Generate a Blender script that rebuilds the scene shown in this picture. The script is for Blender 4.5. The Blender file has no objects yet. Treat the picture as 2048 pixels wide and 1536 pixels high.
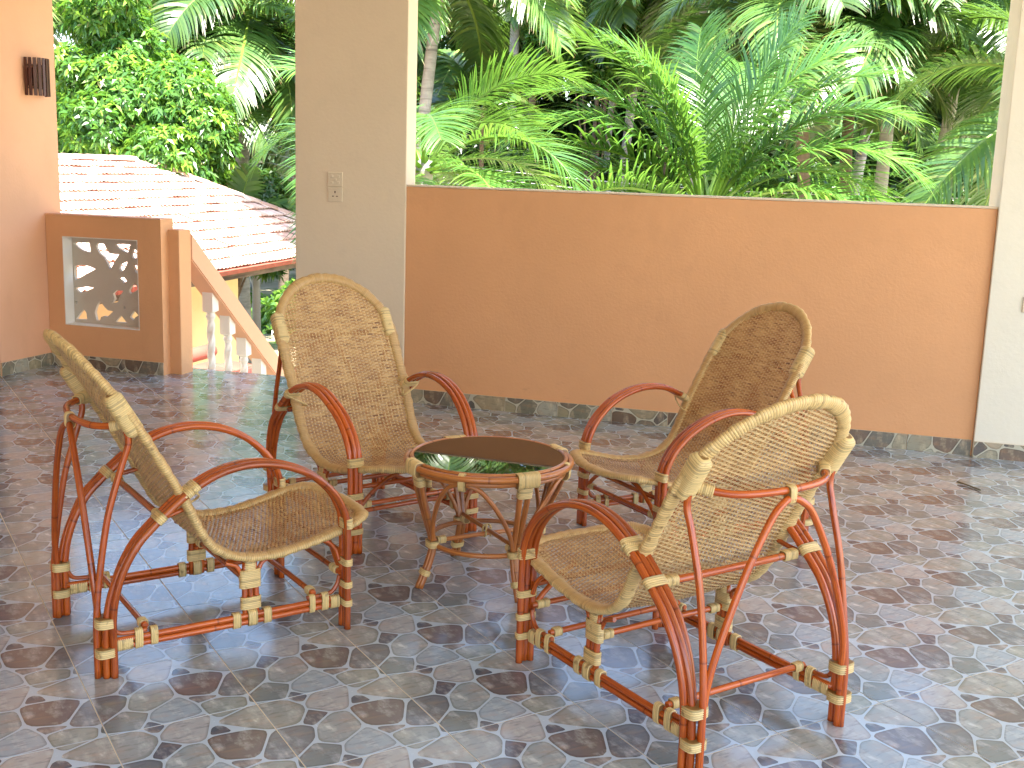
import bpy, bmesh, math, random
import numpy as np
from mathutils import Vector, Matrix
random.seed(7); rng = np.random.default_rng(11)
R = math.radians
sc = bpy.context.scene
col = sc.collection

# ------------------------------------------------------------------ camera, sky, sun, exposure
cam = bpy.data.cameras.new('camera'); cam_o = bpy.data.objects.new('camera', cam); col.objects.link(cam_o)
rt = Vector((0.9560, 0.2910, 0.0320)); fw = Vector((-0.2810, 0.9420, -0.1850)).normalized()
rt = (rt - fw*rt.dot(fw)).normalized(); upv = rt.cross(fw)
cam_o.matrix_world = Matrix(((rt.x, upv.x, -fw.x, 0), (rt.y, upv.y, -fw.y, 0), (rt.z, upv.z, -fw.z, 1.4916), (0, 0, 0, 1)))
cam.lens = 40.2; cam.sensor_width = 36; cam.clip_start = 0.05; cam.clip_end = 600
sc.camera = cam_o

SUN_DIR = Vector((0.62, -0.30, 1.22)).normalized()          # towards the sun
sun_el = math.asin(SUN_DIR.z); sun_az = math.atan2(SUN_DIR.x, SUN_DIR.y)
world = bpy.data.worlds.new('World'); sc.world = world; world.use_nodes = True
wn = world.node_tree.nodes; wl = world.node_tree.links
bg = wn['Background']; bg.inputs[1].default_value = 0.15
sky = wn.new('ShaderNodeTexSky'); sky.sky_type = 'NISHITA'; sky.sun_disc = False
sky.sun_elevation = sun_el; sky.sun_rotation = sun_az; sky.air_density = 1.0; sky.dust_density = 1.5
wl.new(sky.outputs[0], bg.inputs[0])
sun = bpy.data.lights.new('sun', 'SUN'); sun.energy = 5.0; sun.angle = R(0.5); sun.color = (1, .95, .87)
sun_o = bpy.data.objects.new('sun', sun); col.objects.link(sun_o)
sun_o.rotation_euler = (-SUN_DIR).to_track_quat('-Z', 'Y').to_euler()
vs = sc.view_settings; vs.view_transform = 'Standard'; vs.look = 'None'; vs.exposure = 2.48; vs.gamma = 1; vs.use_curve_mapping = False
sc.cycles.max_bounces = 10; sc.cycles.diffuse_bounces = 6; sc.cycles.glossy_bounces = 4; sc.cycles.transmission_bounces = 4
sc.cycles.transparent_max_bounces = 8

# ------------------------------------------------------------------ object helpers
def tag(o, label=None, cat=None, group=None, kind=None):
    if label: o['label'] = label
    if cat: o['category'] = cat
    if group: o['group'] = group
    if kind: o['kind'] = kind
    return o
def put(name, data, parent=None, loc=(0, 0, 0), rot=(0, 0, 0), scale=(1, 1, 1)):
    o = bpy.data.objects.new(name, data); col.objects.link(o)
    if parent is not None: o.parent = parent
    o.location = loc; o.rotation_euler = rot; o.scale = scale
    return o
def empty(name, loc=(0, 0, 0), rz=0):
    o = put(name, None, None, loc, (0, 0, rz)); o.empty_display_size = .1; return o
def mesh(name, V, F, mat, smooth=False, uv=None, colr=None, mats=None):
    """V (n,3), F list of index tuples; uv per vertex (n,2); colr per vertex (n,3)"""
    m = bpy.data.meshes.new(name)
    V = np.asarray(V, np.float32)
    m.from_pydata(V.tolist(), [], F if isinstance(F, list) else F.tolist())
    finish(m, mat, smooth, uv, colr)
    return m
def finish(m, mat, smooth, uv, colr):
    if isinstance(mat, (list, tuple)):
        for x in mat: m.materials.append(x)
    elif mat is not None: m.materials.append(mat)
    if uv is not None or colr is not None:
        li = np.empty(len(m.loops), np.int32); m.loops.foreach_get('vertex_index', li)
        if uv is not None:
            l = m.uv_layers.new(name='UVMap'); l.data.foreach_set('uv', np.asarray(uv, np.float32)[li].ravel())
        if colr is not None:
            a = m.color_attributes.new('tint', 'FLOAT_COLOR', 'POINT')
            c = np.ones((len(m.vertices), 4), np.float32); c[:, :3] = colr; a.data.foreach_set('color', c.ravel())
    if smooth: m.polygons.foreach_set('use_smooth', np.ones(len(m.polygons), bool))
    m.update()
def quadmesh(name, V, Q, mat, smooth=False, uv=None, colr=None):
    """fast path: Q is an (n,4) or (n,3) int array"""
    m = bpy.data.meshes.new(name); V = np.asarray(V, np.float32); Q = np.asarray(Q, np.int32)
    k = Q.shape[1]
    m.vertices.add(len(V)); m.vertices.foreach_set('co', V.ravel())
    m.loops.add(Q.size); m.loops.foreach_set('vertex_index', Q.ravel())
    m.polygons.add(len(Q)); m.polygons.foreach_set('loop_start', np.arange(0, Q.size, k, dtype=np.int32))
    m.update(calc_edges=True)
    finish(m, mat, smooth, uv, colr); m.validate()
    return m
def box_mesh(name, x0, x1, y0, y1, z0, z1, mat, bevel=0.0, seg=2):
    bm = bmesh.new()
    bmesh.ops.create_cube(bm, size=1, matrix=Matrix.Translation(((x0+x1)/2, (y0+y1)/2, (z0+z1)/2)) @ Matrix.Diagonal((x1-x0, y1-y0, z1-z0, 1)))
    if bevel: bmesh.ops.bevel(bm, geom=bm.edges[:], offset=bevel, segments=seg, profile=.5, affect='EDGES')
    m = bpy.data.meshes.new(name); bm.to_mesh(m); bm.free(); m.materials.append(mat)
    return m
def catmull(pts, n=8, closed=False):
    P = [Vector(p) for p in pts]; out = []
    N = len(P); rngk = range(N if closed else N-1)
    for i in rngk:
        if closed: a, b, c, d = P[(i-1) % N], P[i], P[(i+1) % N], P[(i+2) % N]
        else:
            b, c = P[i], P[i+1]; a = P[i-1] if i > 0 else b*2-c; d = P[i+2] if i+2 < N else c*2-b
        for k in range(n):
            t = k/n
            out.append(.5*((2*b)+(c-a)*t+(2*a-5*b+4*c-d)*t*t+(3*b-a-3*c+d)*t**3))
    if not closed: out.append(P[-1].copy())
    return out
def frames(path, closed=False, up=Vector((0, 0, 1))):
    n = len(path); T = []
    for i in range(n):
        if closed: t = path[(i+1) % n]-path[i-1]
        else: t = path[min(i+1, n-1)]-path[max(i-1, 0)]
        T.append(t.normalized())
    u = up if abs(T[0].dot(up)) < .9 else Vector((1, 0, 0))
    N = []; nrm = (u-T[0]*u.dot(T[0])).normalized()
    for i in range(n):
        nrm = (nrm-T[i]*nrm.dot(T[i])).normalized(); N.append(nrm.copy())
    return T, N
def tube(name, pts, r, mat, sides=10, n=8, closed=False, smooth=True, radf=None, raw=False, up=Vector((0, 0, 1)), ell=None, cap=True):
    path = pts if raw else catmull(pts, n, closed)
    T, N = frames(path, closed, up); V = []; UV = []; s = 0
    L = len(path)
    for i, p in enumerate(path):
        if i: s += (p-path[i-1]).length
        B = T[i].cross(N[i]); rr = r*(radf(s, i/(L-1)) if radf else 1)
        a1, a2 = (ell if ell else (1, 1))
        for k in range(sides):
            a = 2*math.pi*k/sides
            V.append(p+N[i]*(math.cos(a)*rr*a1)+B*(math.sin(a)*rr*a2)); UV.append((abs(k/sides-.5)*2, s))
    F = []
    for i in range(L if closed else L-1):
        j = (i+1) % L
        for k in range(sides):
            k2 = (k+1) % sides
            F.append((i*sides+k, i*sides+k2, j*sides+k2, j*sides+k))
    if cap and not closed:
        F.append(tuple(range(sides))[::-1]); F.append(tuple((L-1)*sides+k for k in range(sides)))
    m = mesh(name, [tuple(v) for v in V], F, mat, False, UV)
    if smooth:
        sm = np.ones(len(m.polygons), bool)
        if cap and not closed: sm[-2:] = False
        m.polygons.foreach_set('use_smooth', sm)
    return m
def join_meshes(name, parts, mat, smooth=False):
    """parts: list of (V,F) numpy/list"""
    V = []; F = []; o = 0
    for v, f in parts:
        V += [tuple(p) for p in v]; F += [tuple(i+o for i in q) for q in f]; o += len(v)
    return mesh(name, V, F, mat, smooth)
def boxvf(x0, x1, y0, y1, z0, z1):
    V = [(x, y, z) for x in (x0, x1) for y in (y0, y1) for z in (z0, z1)]
    F = [(0, 1, 3, 2), (4, 6, 7, 5), (0, 4, 5, 1), (2, 3, 7, 6), (0, 2, 6, 4), (1, 5, 7, 3)]
    return V, F
def copy_tree(o, parent=None):
    c = o.copy(); col.objects.link(c)
    if parent is not None: c.parent = parent
    for ch in o.children: copy_tree(ch, c)
    return c

# ------------------------------------------------------------------ materials
def newmat(name):
    m = bpy.data.materials.new(name); m.use_nodes = True
    nt = m.node_tree; b = nt.nodes['Principled BSDF']; return m, nt, b
def N_(nt, t, **kw):
    n = nt.nodes.new(t)
    for k, v in kw.items():
        if k.startswith('i_'): n.inputs[k[2:].replace('_', ' ')].default_value = v
        else: setattr(n, k, v)
    return n
def ramp(nt, fac, stops, interp='LINEAR'):
    r = nt.nodes.new('ShaderNodeValToRGB'); r.color_ramp.interpolation = interp
    el = r.color_ramp.elements
    while len(el) < len(stops): el.new(.5)
    for e, (p, c) in zip(el, stops): e.position = p; e.color = (*c, 1) if len(c) == 3 else c
    nt.links.new(fac, r.inputs[0]); return r.outputs[0]
def mix(nt, a, b, fac, mode='MIX'):
    n = nt.nodes.new('ShaderNodeMix'); n.data_type = 'RGBA'; n.blend_type = mode
    for sck, v in ((n.inputs[6], a), (n.inputs[7], b), (n.inputs[0], fac)):
        if hasattr(v, 'links') or hasattr(v, 'is_linked'): nt.links.new(v, sck)
        else: sck.default_value = (*v, 1) if isinstance(v, tuple) and len(v) == 3 else v
    return n.outputs[2]
def noise(nt, scale, detail=3, vec=None, rough=.5, stretch=None):
    tc = nt.nodes.new('ShaderNodeTexCoord'); v = tc.outputs['Object'] if vec is None else vec
    if stretch:
        mp = nt.nodes.new('ShaderNodeMapping'); mp.inputs['Scale'].default_value = stretch; nt.links.new(v, mp.inputs[0]); v = mp.outputs[0]
    n = nt.nodes.new('ShaderNodeTexNoise'); n.inputs['Scale'].default_value = scale; n.inputs['Detail'].default_value = detail
    n.inputs['Roughness'].default_value = rough; nt.links.new(v, n.inputs['Vector']); return n.outputs['Fac']
def bump(nt, b, h, strength=.2, dist=.01):
    n = nt.nodes.new('ShaderNodeBump'); n.inputs['Strength'].default_value = strength; n.inputs['Distance'].default_value = dist
    nt.links.new(h, n.inputs['Height']); nt.links.new(n.outputs[0], b.inputs['Normal'])

def paint(name, c, var=.06, rough=.55, dirt=0.0):
    m, nt, b = newmat(name)
    f = noise(nt, 1.3, 4); f2 = noise(nt, 9, 3)
    lo = tuple(x*(1-var) for x in c); hi = tuple(min(1, x*(1+var)) for x in c)
    cc = ramp(nt, f, [(.3, lo), (.7, hi)])
    cc = mix(nt, cc, tuple(x*.9 for x in c), ramp(nt, f2, [(.55, (0, 0, 0)), (.8, (.35, .35, .35))]))
    pos = N_(nt, 'ShaderNodeNewGeometry').outputs['Position']
    sp = N_(nt, 'ShaderNodeSeparateXYZ'); nt.links.new(pos, sp.inputs[0])
    st1 = ramp(nt, noise(nt, 2.2, 6, pos, .7, (1, 1, .45)), [(.55, (0, 0, 0)), (.72, (.16, .16, .16))])
    cc = mix(nt, cc, tuple(x*.62 for x in c), st1)
    sm = ramp(nt, noise(nt, 14, 5, pos, .7, (.35, .35, 1.6)), [(.64, (0, 0, 0)), (.72, (.35, .35, .35))])
    lowz = ramp(nt, sp.outputs[2], [(0, (1, 1, 1)), (.45, (0, 0, 0))])
    sm = mix(nt, sm, lowz, 1.0, 'MULTIPLY'); cc = mix(nt, cc, tuple(x*.45 for x in c), sm)
    nt.links.new(cc, b.inputs['Base Color']); b.inputs['Roughness'].default_value = rough
    bh = N_(nt, 'ShaderNodeMath', operation='ADD'); nt.links.new(noise(nt, 55, 4), bh.inputs[0]); nt.links.new(noise(nt, 5, 3), bh.inputs[1])
    bump(nt, b, bh.outputs[0], .22, .006); b.inputs['Specular IOR Level'].default_value = .35
    return m
M = {}
M['orange'] = paint('orange_wall_paint', (.70, .36, .175))
M['peach'] = paint('lit_orange_wall_paint', (.74, .405, .245))  # same paint as orange, with the stronger light on it put into the colour
M['cream'] = paint('cream_wall_paint', (.74, .62, .47), .03)
M['white_paint'] = paint('white_paint', (.78, .74, .68), .03)
M['pale'] = paint('lit_column_cream_paint', (.76, .71, .60), .03)  # the pillar's cream paint again, cooler brighter light painted into its colour
M['soffit'] = paint('ceiling_paint', (.78, .74, .66), .02)
M['far_yellow'] = paint('pale_yellow_house_paint', (.78, .58, .30))
M['grille'] = paint('grey_cream_grille_paint', (.55, .47, .38), .03)
M['door_wood'] = paint('dark_red_door_wood', (.13, .03, .02), .2, .35)
M['red_clay'] = paint('dark_red_clay', (.30, .085, .06), .25, .7)
M['concrete'] = paint('weathered_concrete', (.34, .33, .31), .2, .85)
M['plastic'] = paint('cream_switch_plastic', (.70, .60, .46), .01, .3)
M['porch_orange'] = paint('porch_column_paint', (.75, .45, .28))

def cane_mat(name, base, dark, lite, gloss=.25):
    m, nt, b = newmat(name)
    uv = N_(nt, 'ShaderNodeUVMap', uv_map='UVMap').outputs[0]
    oi = N_(nt, 'ShaderNodeObjectInfo')
    add = N_(nt, 'ShaderNodeVectorMath', operation='ADD'); nt.links.new(uv, add.inputs[0]); nt.links.new(oi.outputs['Random'], add.inputs[1])
    st = noise(nt, 1, 4, add.outputs[0], .6, (14, 3.0, 1))
    bl = noise(nt, 1, 3, add.outputs[0], .6, (2.2, 11, 1))
    c = ramp(nt, st, [(.25, dark), (.5, base), (.78, lite)])
    c = mix(nt, c, dark, ramp(nt, bl, [(.56, (0, 0, 0)), (.72, (.75, .75, .75))]))
    # growth nodes: dark rings every ~25 cm
    sep = N_(nt, 'ShaderNodeSeparateXYZ'); nt.links.new(add.outputs[0], sep.inputs[0])
    w1 = N_(nt, 'ShaderNodeMath', operation='MULTIPLY', ); w1.inputs[1].default_value = 2.3; nt.links.new(sep.outputs[1], w1.inputs[0])
    fr = N_(nt, 'ShaderNodeMath', operation='FRACT'); nt.links.new(w1.outputs[0], fr.inputs[0])
    ring = ramp(nt, fr.outputs[0], [(.0, (0, 0, 0)), (.485, (0, 0, 0)), (.495, (.7, .7, .7)), (.503, (.15, .15, .15)), (.52, (0, 0, 0))])
    c = mix(nt, c, tuple(x*.45 for x in dark), ring)
    hs = N_(nt, 'ShaderNodeHueSaturation'); nt.links.new(c, hs.inputs['Color'])
    mr = N_(nt, 'ShaderNodeMapRange'); mr.inputs[3].default_value = .78; mr.inputs[4].default_value = 1.22
    nt.links.new(oi.outputs['Random'], mr.inputs[0]); nt.links.new(mr.outputs[0], hs.inputs['Value'])
    nt.links.new(hs.outputs[0], b.inputs['Base Color'])
    b.inputs['Roughness'].default_value = gloss; b.inputs['Coat Weight'].default_value = .3; b.inputs['Coat Roughness'].default_value = .1
    bump(nt, b, st, .25, .002)
    return m
M['cane'] = cane_mat('varnished_red_cane', (.44, .076, .007), (.14, .017, .004), (.62, .17, .020))
M['table_cane'] = cane_mat('honey_brown_cane', (.42, .135, .028), (.17, .038, .010), (.58, .25, .07), .3)

def binding_mat(name, base, dark, period=.0055, skin=None):
    m, nt, b = newmat(name)
    uv = N_(nt, 'ShaderNodeUVMap', uv_map='UVMap').outputs[0]
    sep = N_(nt, 'ShaderNodeSeparateXYZ'); nt.links.new(uv, sep.inputs[0])
    mu = N_(nt, 'ShaderNodeMath', operation='DIVIDE'); mu.inputs[1].default_value = period; nt.links.new(sep.outputs[1], mu.inputs[0])
    fl = N_(nt, 'ShaderNodeMath', operation='FLOOR'); nt.links.new(mu.outputs[0], fl.inputs[0])
    wn_ = N_(nt, 'ShaderNodeTexWhiteNoise', noise_dimensions='1D'); nt.links.new(fl.outputs[0], wn_.inputs['W'])
    c = ramp(nt, wn_.outputs['Value'], [(0, tuple(x*.72 for x in base)), (.12, base), (.8, tuple(min(1, x*1.12) for x in base)), (1, tuple(min(1, x*1.2) for x in base))])
    fr = N_(nt, 'ShaderNodeMath', operation='FRACT'); nt.links.new(mu.outputs[0], fr.inputs[0])
    gap = ramp(nt, fr.outputs[0], [(0, (1, 1, 1)), (.1, (0, 0, 0)), (.9, (0, 0, 0)), (1, (1, 1, 1))])
    c = mix(nt, c, dark, gap)
    c = mix(nt, c, tuple(x*.8 for x in dark), ramp(nt, noise(nt, 38, 3), [(.6, (0, 0, 0)), (.75, (.8, .8, .8))]))
    if skin: c = mix(nt, c, skin, ramp(nt, sep.outputs[0], [(.45, (0, 0, 0)), (.75, (.72, .72, .72))]))
    nt.links.new(c, b.inputs['Base Color']); b.inputs['Roughness'].default_value = .42
    inv = N_(nt, 'ShaderNodeMath', operation='PINGPONG'); inv.inputs[1].default_value = .5; nt.links.new(mu.outputs[0], inv.inputs[0])
    bump(nt, b, inv.outputs[0], .5, .0025)
    return m
M['binding'] = binding_mat('pale_cane_binding', (.64, .46, .20), (.22, .11, .03))
M['rim_wrap'] = binding_mat('rim_cane_wrap', (.64, .44, .185), (.20, .09, .02), .0075, (.46, .26, .095))

def weave_mat():
    m, nt, b = newmat('woven_cane')
    uv = N_(nt, 'ShaderNodeUVMap', uv_map='UVMap').outputs[0]
    # uv.y = strand id, uv.x = metres along strand
    wn_ = N_(nt, 'ShaderNodeTexNoise'); wn_.inputs['Scale'].default_value = 1; wn_.inputs['Detail'].default_value = 3
    mp = N_(nt, 'ShaderNodeMapping'); mp.inputs['Scale'].default_value = (13, .83, 1); nt.links.new(uv, mp.inputs[0]); nt.links.new(mp.outputs[0], wn_.inputs['Vector'])
    c = ramp(nt, wn_.outputs['Fac'], [(.30, (.19, .075, .022)), (.42, (.40, .20, .068)), (.56, (.56, .32, .12)), (.74, (.70, .47, .21))])
    big = noise(nt, 7, 3)
    c = mix(nt, c, (.30, .12, .03), ramp(nt, big, [(.45, (0, 0, 0)), (.68, (.6, .6, .6))]))
    bf = N_(nt, 'ShaderNodeNewGeometry').outputs['Backfacing']
    pale = mix(nt, c, (.70, .52, .27), .55); c = mix(nt, c, pale, bf)
    nt.links.new(c, b.inputs['Base Color']); b.inputs['Roughness'].default_value = .45
    return m
M['weave'] = weave_mat()

def glass_top():
    m, nt, b = newmat('dark_tinted_glass')
    b.inputs['Base Color'].default_value = (.02, .011, .008, 1); b.inputs['Roughness'].default_value = .015
    b.inputs['IOR'].default_value = 1.45; b.inputs['Coat Weight'].default_value = .0; b.inputs['Coat Roughness'].default_value = .01
    return m
M['glass'] = glass_top()

def stone_mat(name, rough=.22, coat=.35, tone=None):
    m, nt, b = newmat(name)
    a = N_(nt, 'ShaderNodeAttribute', attribute_name='tint').outputs['Color']
    f = noise(nt, 11, 5, None, .62, (1.6, .7, 1)); f2 = noise(nt, 30, 4, None, .6, (.6, 2.2, 1)); f3 = noise(nt, 9, 4, None, .6, (.8, 1.7, 1))
    c = mix(nt, a, (.66, .70, .76), ramp(nt, f, [(.50, (0, 0, 0)), (.66, (.50, .50, .50))]))
    c = mix(nt, c, (.09, .085, .09), ramp(nt, f2, [(.52, (0, 0, 0)), (.72, (.6, .6, .6))]))
    c = mix(nt, c, (.50, .30, .17), ramp(nt, f3, [(.5, (0, 0, 0)), (.70, (.30, .30, .30))]))
    sep = N_(nt, 'ShaderNodeSeparateColor'); nt.links.new(a, sep.inputs[0])
    seam = N_(nt, 'ShaderNodeMath', operation='GREATER_THAN'); seam.inputs[1].default_value = .55; nt.links.new(sep.outputs[2], seam.inputs[0])
    c = mix(nt, c, a, seam.outputs[0])
    if tone: c = mix(nt, c, tone, 1.0, 'MULTIPLY')
    dirt = noise(nt, .9, 5, N_(nt, 'ShaderNodeNewGeometry').outputs['Position'], .65)
    c = mix(nt, c, (.27, .27, .27), ramp(nt, dirt, [(.52, (0, 0, 0)), (.75, (.22, .22, .22))]))
    nt.links.new(c, b.inputs['Base Color']); b.inputs['Roughness'].default_value = rough
    rr = ramp(nt, f, [(.3, (rough*.7,)*3), (.8, (rough*1.5,)*3)]); nt.links.new(rr, b.inputs['Roughness'])
    b.inputs['Coat Weight'].default_value = coat; b.inputs['Coat Roughness'].default_value = .12
    bump(nt, b, f2, .06, .002)
    return m
M['tile'] = stone_mat('stone_print_floor_tile'); M['skirt'] = stone_mat('stone_print_skirting_tile', .35, .15, (1.05, .80, .50))
M['grout'] = paint('cream_grout', (.72, .62, .42), .1, .8)

def leaf_mat(name, base, young, trans=.4, rough=.38, spec=.5):
    m, nt, b = newmat(name)
    oi = N_(nt, 'ShaderNodeObjectInfo'); f = noise(nt, 1.1, 2)
    a = N_(nt, 'ShaderNodeAttribute', attribute_name='tint').outputs['Color']
    sep = N_(nt, 'ShaderNodeSeparateColor'); nt.links.new(a, sep.inputs[0])
    c = mix(nt, base, young, sep.outputs[0])
    dead = ramp(nt, sep.outputs[2], [(.5, (0, 0, 0)), (.9, (1, 1, 1))]); c = mix(nt, c, (.20, .12, .05), dead)
    hs = N_(nt, 'ShaderNodeHueSaturation'); nt.links.new(c, hs.inputs['Color'])
    mr = N_(nt, 'ShaderNodeMapRange'); mr.inputs[3].default_value = .7; mr.inputs[4].default_value = 1.35
    nt.links.new(oi.outputs['Random'], mr.inputs[0]); nt.links.new(mr.outputs[0], hs.inputs['Value'])
    c = hs.outputs[0]
    nt.links.new(c, b.inputs['Base Color']); b.inputs['Roughness'].default_value = rough; b.inputs['Specular IOR Level'].default_value = spec
    tr = N_(nt, 'ShaderNodeBsdfTranslucent')
    tc = mix(nt, c, (.30, .55, .04), .35); nt.links.new(tc, tr.inputs[0])
    ms = N_(nt, 'ShaderNodeMixShader'); ms.inputs[0].default_value = trans
    nt.links.new(b.outputs[0], ms.inputs[1]); nt.links.new(tr.outputs[0], ms.inputs[2])
    nt.links.new(ms.outputs[0], nt.nodes['Material Output'].inputs[0])
    return m
M['palm'] = leaf_mat('coconut_leaf', (.045, .118, .035), (.20, .30, .045), .3, .3, .8)
M['palm_bright'] = leaf_mat('young_coconut_leaf', (.055, .165, .035), (.20, .36, .05), .38, .3, .8)
M['mango'] = leaf_mat('mango_leaf', (.045, .135, .025), (.19, .34, .035), .38, .32, .6)
M['bush'] = leaf_mat('bush_leaf', (.03, .085, .02), (.14, .24, .03), .35, .35, .6)
M['forest'] = leaf_mat('forest_leaf', (.04, .09, .035), (.10, .18, .04), .3, .45, .4)
M['rachis'] = paint('palm_midrib', (.26, .30, .08), .2, .5)
def trunk_mat(name, c1, c2):
    m, nt, b = newmat(name)
    f = noise(nt, 3, 5, None, .6, (1, 1, 3.5)); c = ramp(nt, f, [(.3, c1), (.7, c2)])
    f2 = noise(nt, 1, 2, None, .5, (.6, .6, 12)); c = mix(nt, c, tuple(x*.4 for x in c1), ramp(nt, f2, [(.58, (0, 0, 0)), (.68, (.7, .7, .7))]))
    nt.links.new(c, b.inputs['Base Color']); b.inputs['Roughness'].default_value = .85
    bump(nt, b, f2, .5, .02); return m
M['trunk_grey'] = trunk_mat('grey_palm_bark', (.22, .21, .19), (.42, .40, .37))
M['trunk_brown'] = trunk_mat('brown_bark', (.10, .07, .05), (.22, .16, .11))

def roof_tile_mat():
    m, nt, b = newmat('pale_clay_roof_tile')
    oi = N_(nt, 'ShaderNodeObjectInfo')
    c = ramp(nt, oi.outputs['Random'], [(0, (.52, .31, .24)), (.5, (.62, .42, .34)), (1, (.70, .53, .46))])
    c = mix(nt, c, (.42, .20, .14), ramp(nt, noise(nt, 6, 4), [(.52, (0, 0, 0)), (.8, (.6, .6, .6))]))
    nt.links.new(c, b.inputs['Base Color']); b.inputs['Roughness'].default_value = .7
    return m
M['roof_tile'] = roof_tile_mat()
def ground_mat():
    m, nt, b = newmat('sandy_yard_ground')
    f = noise(nt, .45, 5, None, .6); f2 = noise(nt, 6, 5, None, .7)
    c = ramp(nt, f2, [(.3, (.36, .29, .18)), (.7, (.55, .46, .32))])
    c = mix(nt, c, (.10, .17, .03), ramp(nt, f, [(.50, (0, 0, 0)), (.60, (.85, .85, .85))]))
    nt.links.new(c, b.inputs['Base Color']); b.inputs['Roughness'].default_value = .95
    bump(nt, b, f2, .5, .05); return m
M['ground'] = ground_mat()
m, nt, b = newmat('green_hill_ground'); b.inputs['Base Color'].default_value = (.03, .06, .02, 1); b.inputs['Roughness'].default_value = 1; M['hill'] = m
m, nt, b = newmat('power_line_metal'); b.inputs['Base Color'].default_value = (.55, .55, .55, 1); b.inputs['Metallic'].default_value = .4; b.inputs['Roughness'].default_value = .5; M['wire'] = m
m, nt, b = newmat('sconce_wood')
cc = ramp(nt, noise(nt, 30, 4, None, .6, (3, 3, .4)), [(.3, (.045, .012, .008)), (.7, (.11, .03, .02))]); nt.links.new(cc, b.inputs['Base Color'])
b.inputs['Roughness'].default_value = .4; M['sconce'] = m
m, nt, b = newmat('dry_twig'); b.inputs['Base Color'].default_value = (.10, .08, .03, 1); M['twig'] = m

# ------------------------------------------------------------------ ground and hill
def sheet(name, x0, x1, y0, y1, z, nx, ny, mat, amp=0):
    xs = np.linspace(x0, x1, nx); ys = np.linspace(y0, y1, ny)
    X, Y = np.meshgrid(xs, ys); Z = z+amp*(np.sin(X*.37+1)*np.cos(Y*.29)+.4*np.sin(X*1.3)*np.sin(Y*1.1))
    V = np.stack([X.ravel(), Y.ravel(), Z.ravel()], 1)
    i = np.arange(ny-1)[:, None]*nx+np.arange(nx-1)[None]
    Q = np.stack([i, i+1, i+nx+1, i+nx], -1).reshape(-1, 4)
    return quadmesh(name, V, Q, mat, True)
g = put('ground', sheet('ground', -150, 150, -60, 250, -2.95, 160, 160, M['ground'], .04)); tag(g, kind='structure')
xs = np.linspace(-110, 90, 60); V = []; F = []
for j, (yy, zz) in enumerate([(50, -3.1), (56, 1.0), (64, 4.0), (80, 6.0), (120, 6.5)]):
    for i, x in enumerate(xs): V.append((x, yy+4*math.sin(x*.07), zz+(.8*math.sin(x*.13)+.5*math.sin(x*.31) if j else 0)))
for j in range(4):
    for i in range(59): a = j*60+i; F.append((a, a+1, a+61, a+60))
h = put('hill', mesh('hill', V, F, M['hill'], True)); tag(h, kind='structure')

# ------------------------------------------------------------------ printed stone pattern (one tile period)
STONES = {
 's1': [(0.553,0.666),(0.702,0.703),(0.942,0.607),(0.943,0.581),(0.784,0.284),(0.762,0.272),(0.582,0.353),(0.563,0.409)],
 's2': [(-0.036,0.570),(0.049,0.591),(0.199,0.562),(0.230,0.487),(0.197,0.377),(0.152,0.313),(0.005,0.183),(-0.064,0.178),(-0.201,0.277),(-0.158,0.373)],
 's3': [(0.034,0.216),(0.123,0.279),(0.213,0.276),(0.282,0.210),(0.277,0.127),(0.241,0.051),(0.189,0.019),(0.090,0.023),(-0.027,0.054),(-0.020,0.115)],
 's4': [(0.623,0.794),(0.662,0.818),(0.704,0.786),(0.723,0.705),(0.617,0.713),(0.597,0.739)],
 's5': [(-0.316,0.893),(-0.148,0.969),(0.031,1.025),(0.217,0.985),(0.285,0.875),(0.271,0.771),(0.225,0.660),(0.159,0.600),(-0.026,0.603),(-0.220,0.753),(-0.313,0.839)],
 's6': [(0.283,0.752),(0.385,0.673),(0.366,0.642),(0.268,0.559),(0.240,0.551),(0.188,0.599)],
 's7': [(0.380,0.635),(0.458,0.644),(0.522,0.604),(0.530,0.400),(0.507,0.359),(0.326,0.237),(0.292,0.229),(0.184,0.308),(0.229,0.449),(0.268,0.532)],
 's8': [(0.314,0.193),(0.505,0.334),(0.588,0.331),(0.627,0.273),(0.640,0.152),(0.629,0.033),(0.593,0.015),(0.478,0.001),(0.389,-0.013),(0.322,0.033),(0.280,0.102)],
 's9': [(0.269,1.072),(0.325,1.037),(0.368,0.981),(0.306,0.913),(0.263,0.928),(0.226,1.000)],
 's10': [(0.622,0.309),(0.683,0.313),(0.787,0.278),(0.766,0.247),(0.675,0.213),(0.627,0.215),(0.605,0.260)],
 's11': [(0.640,0.197),(0.775,0.231),(0.969,0.155),(0.954,0.082),(0.891,0.001),(0.766,-0.055),(0.702,-0.034),(0.651,0.080)],
 's12': [(0.377,0.996),(0.503,1.037),(0.653,0.988),(0.691,0.916),(0.659,0.866),(0.627,0.830),(0.579,0.703),(0.509,0.664),(0.407,0.679),(0.343,0.736),(0.303,0.843),(0.342,0.949)]}
SCOL = {'s1': (0.147, 0.131, 0.145), 's2': (0.147, 0.173, 0.215), 's3': (0.171, 0.215, 0.249), 's4': (0.083, 0.100, 0.145), 's5': (0.294, 0.320, 0.331),
        's6': (0.103, 0.110, 0.151), 's7': (0.284, 0.336, 0.383), 's8': (0.323, 0.410, 0.522), 's9': (0.113, 0.131, 0.180), 's10': (0.152, 0.163, 0.203), 's11': (0.284, 0.326, 0.331), 's12': (0.392, 0.415, 0.464)}
SEAM = (.46, .57, .72)
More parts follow.
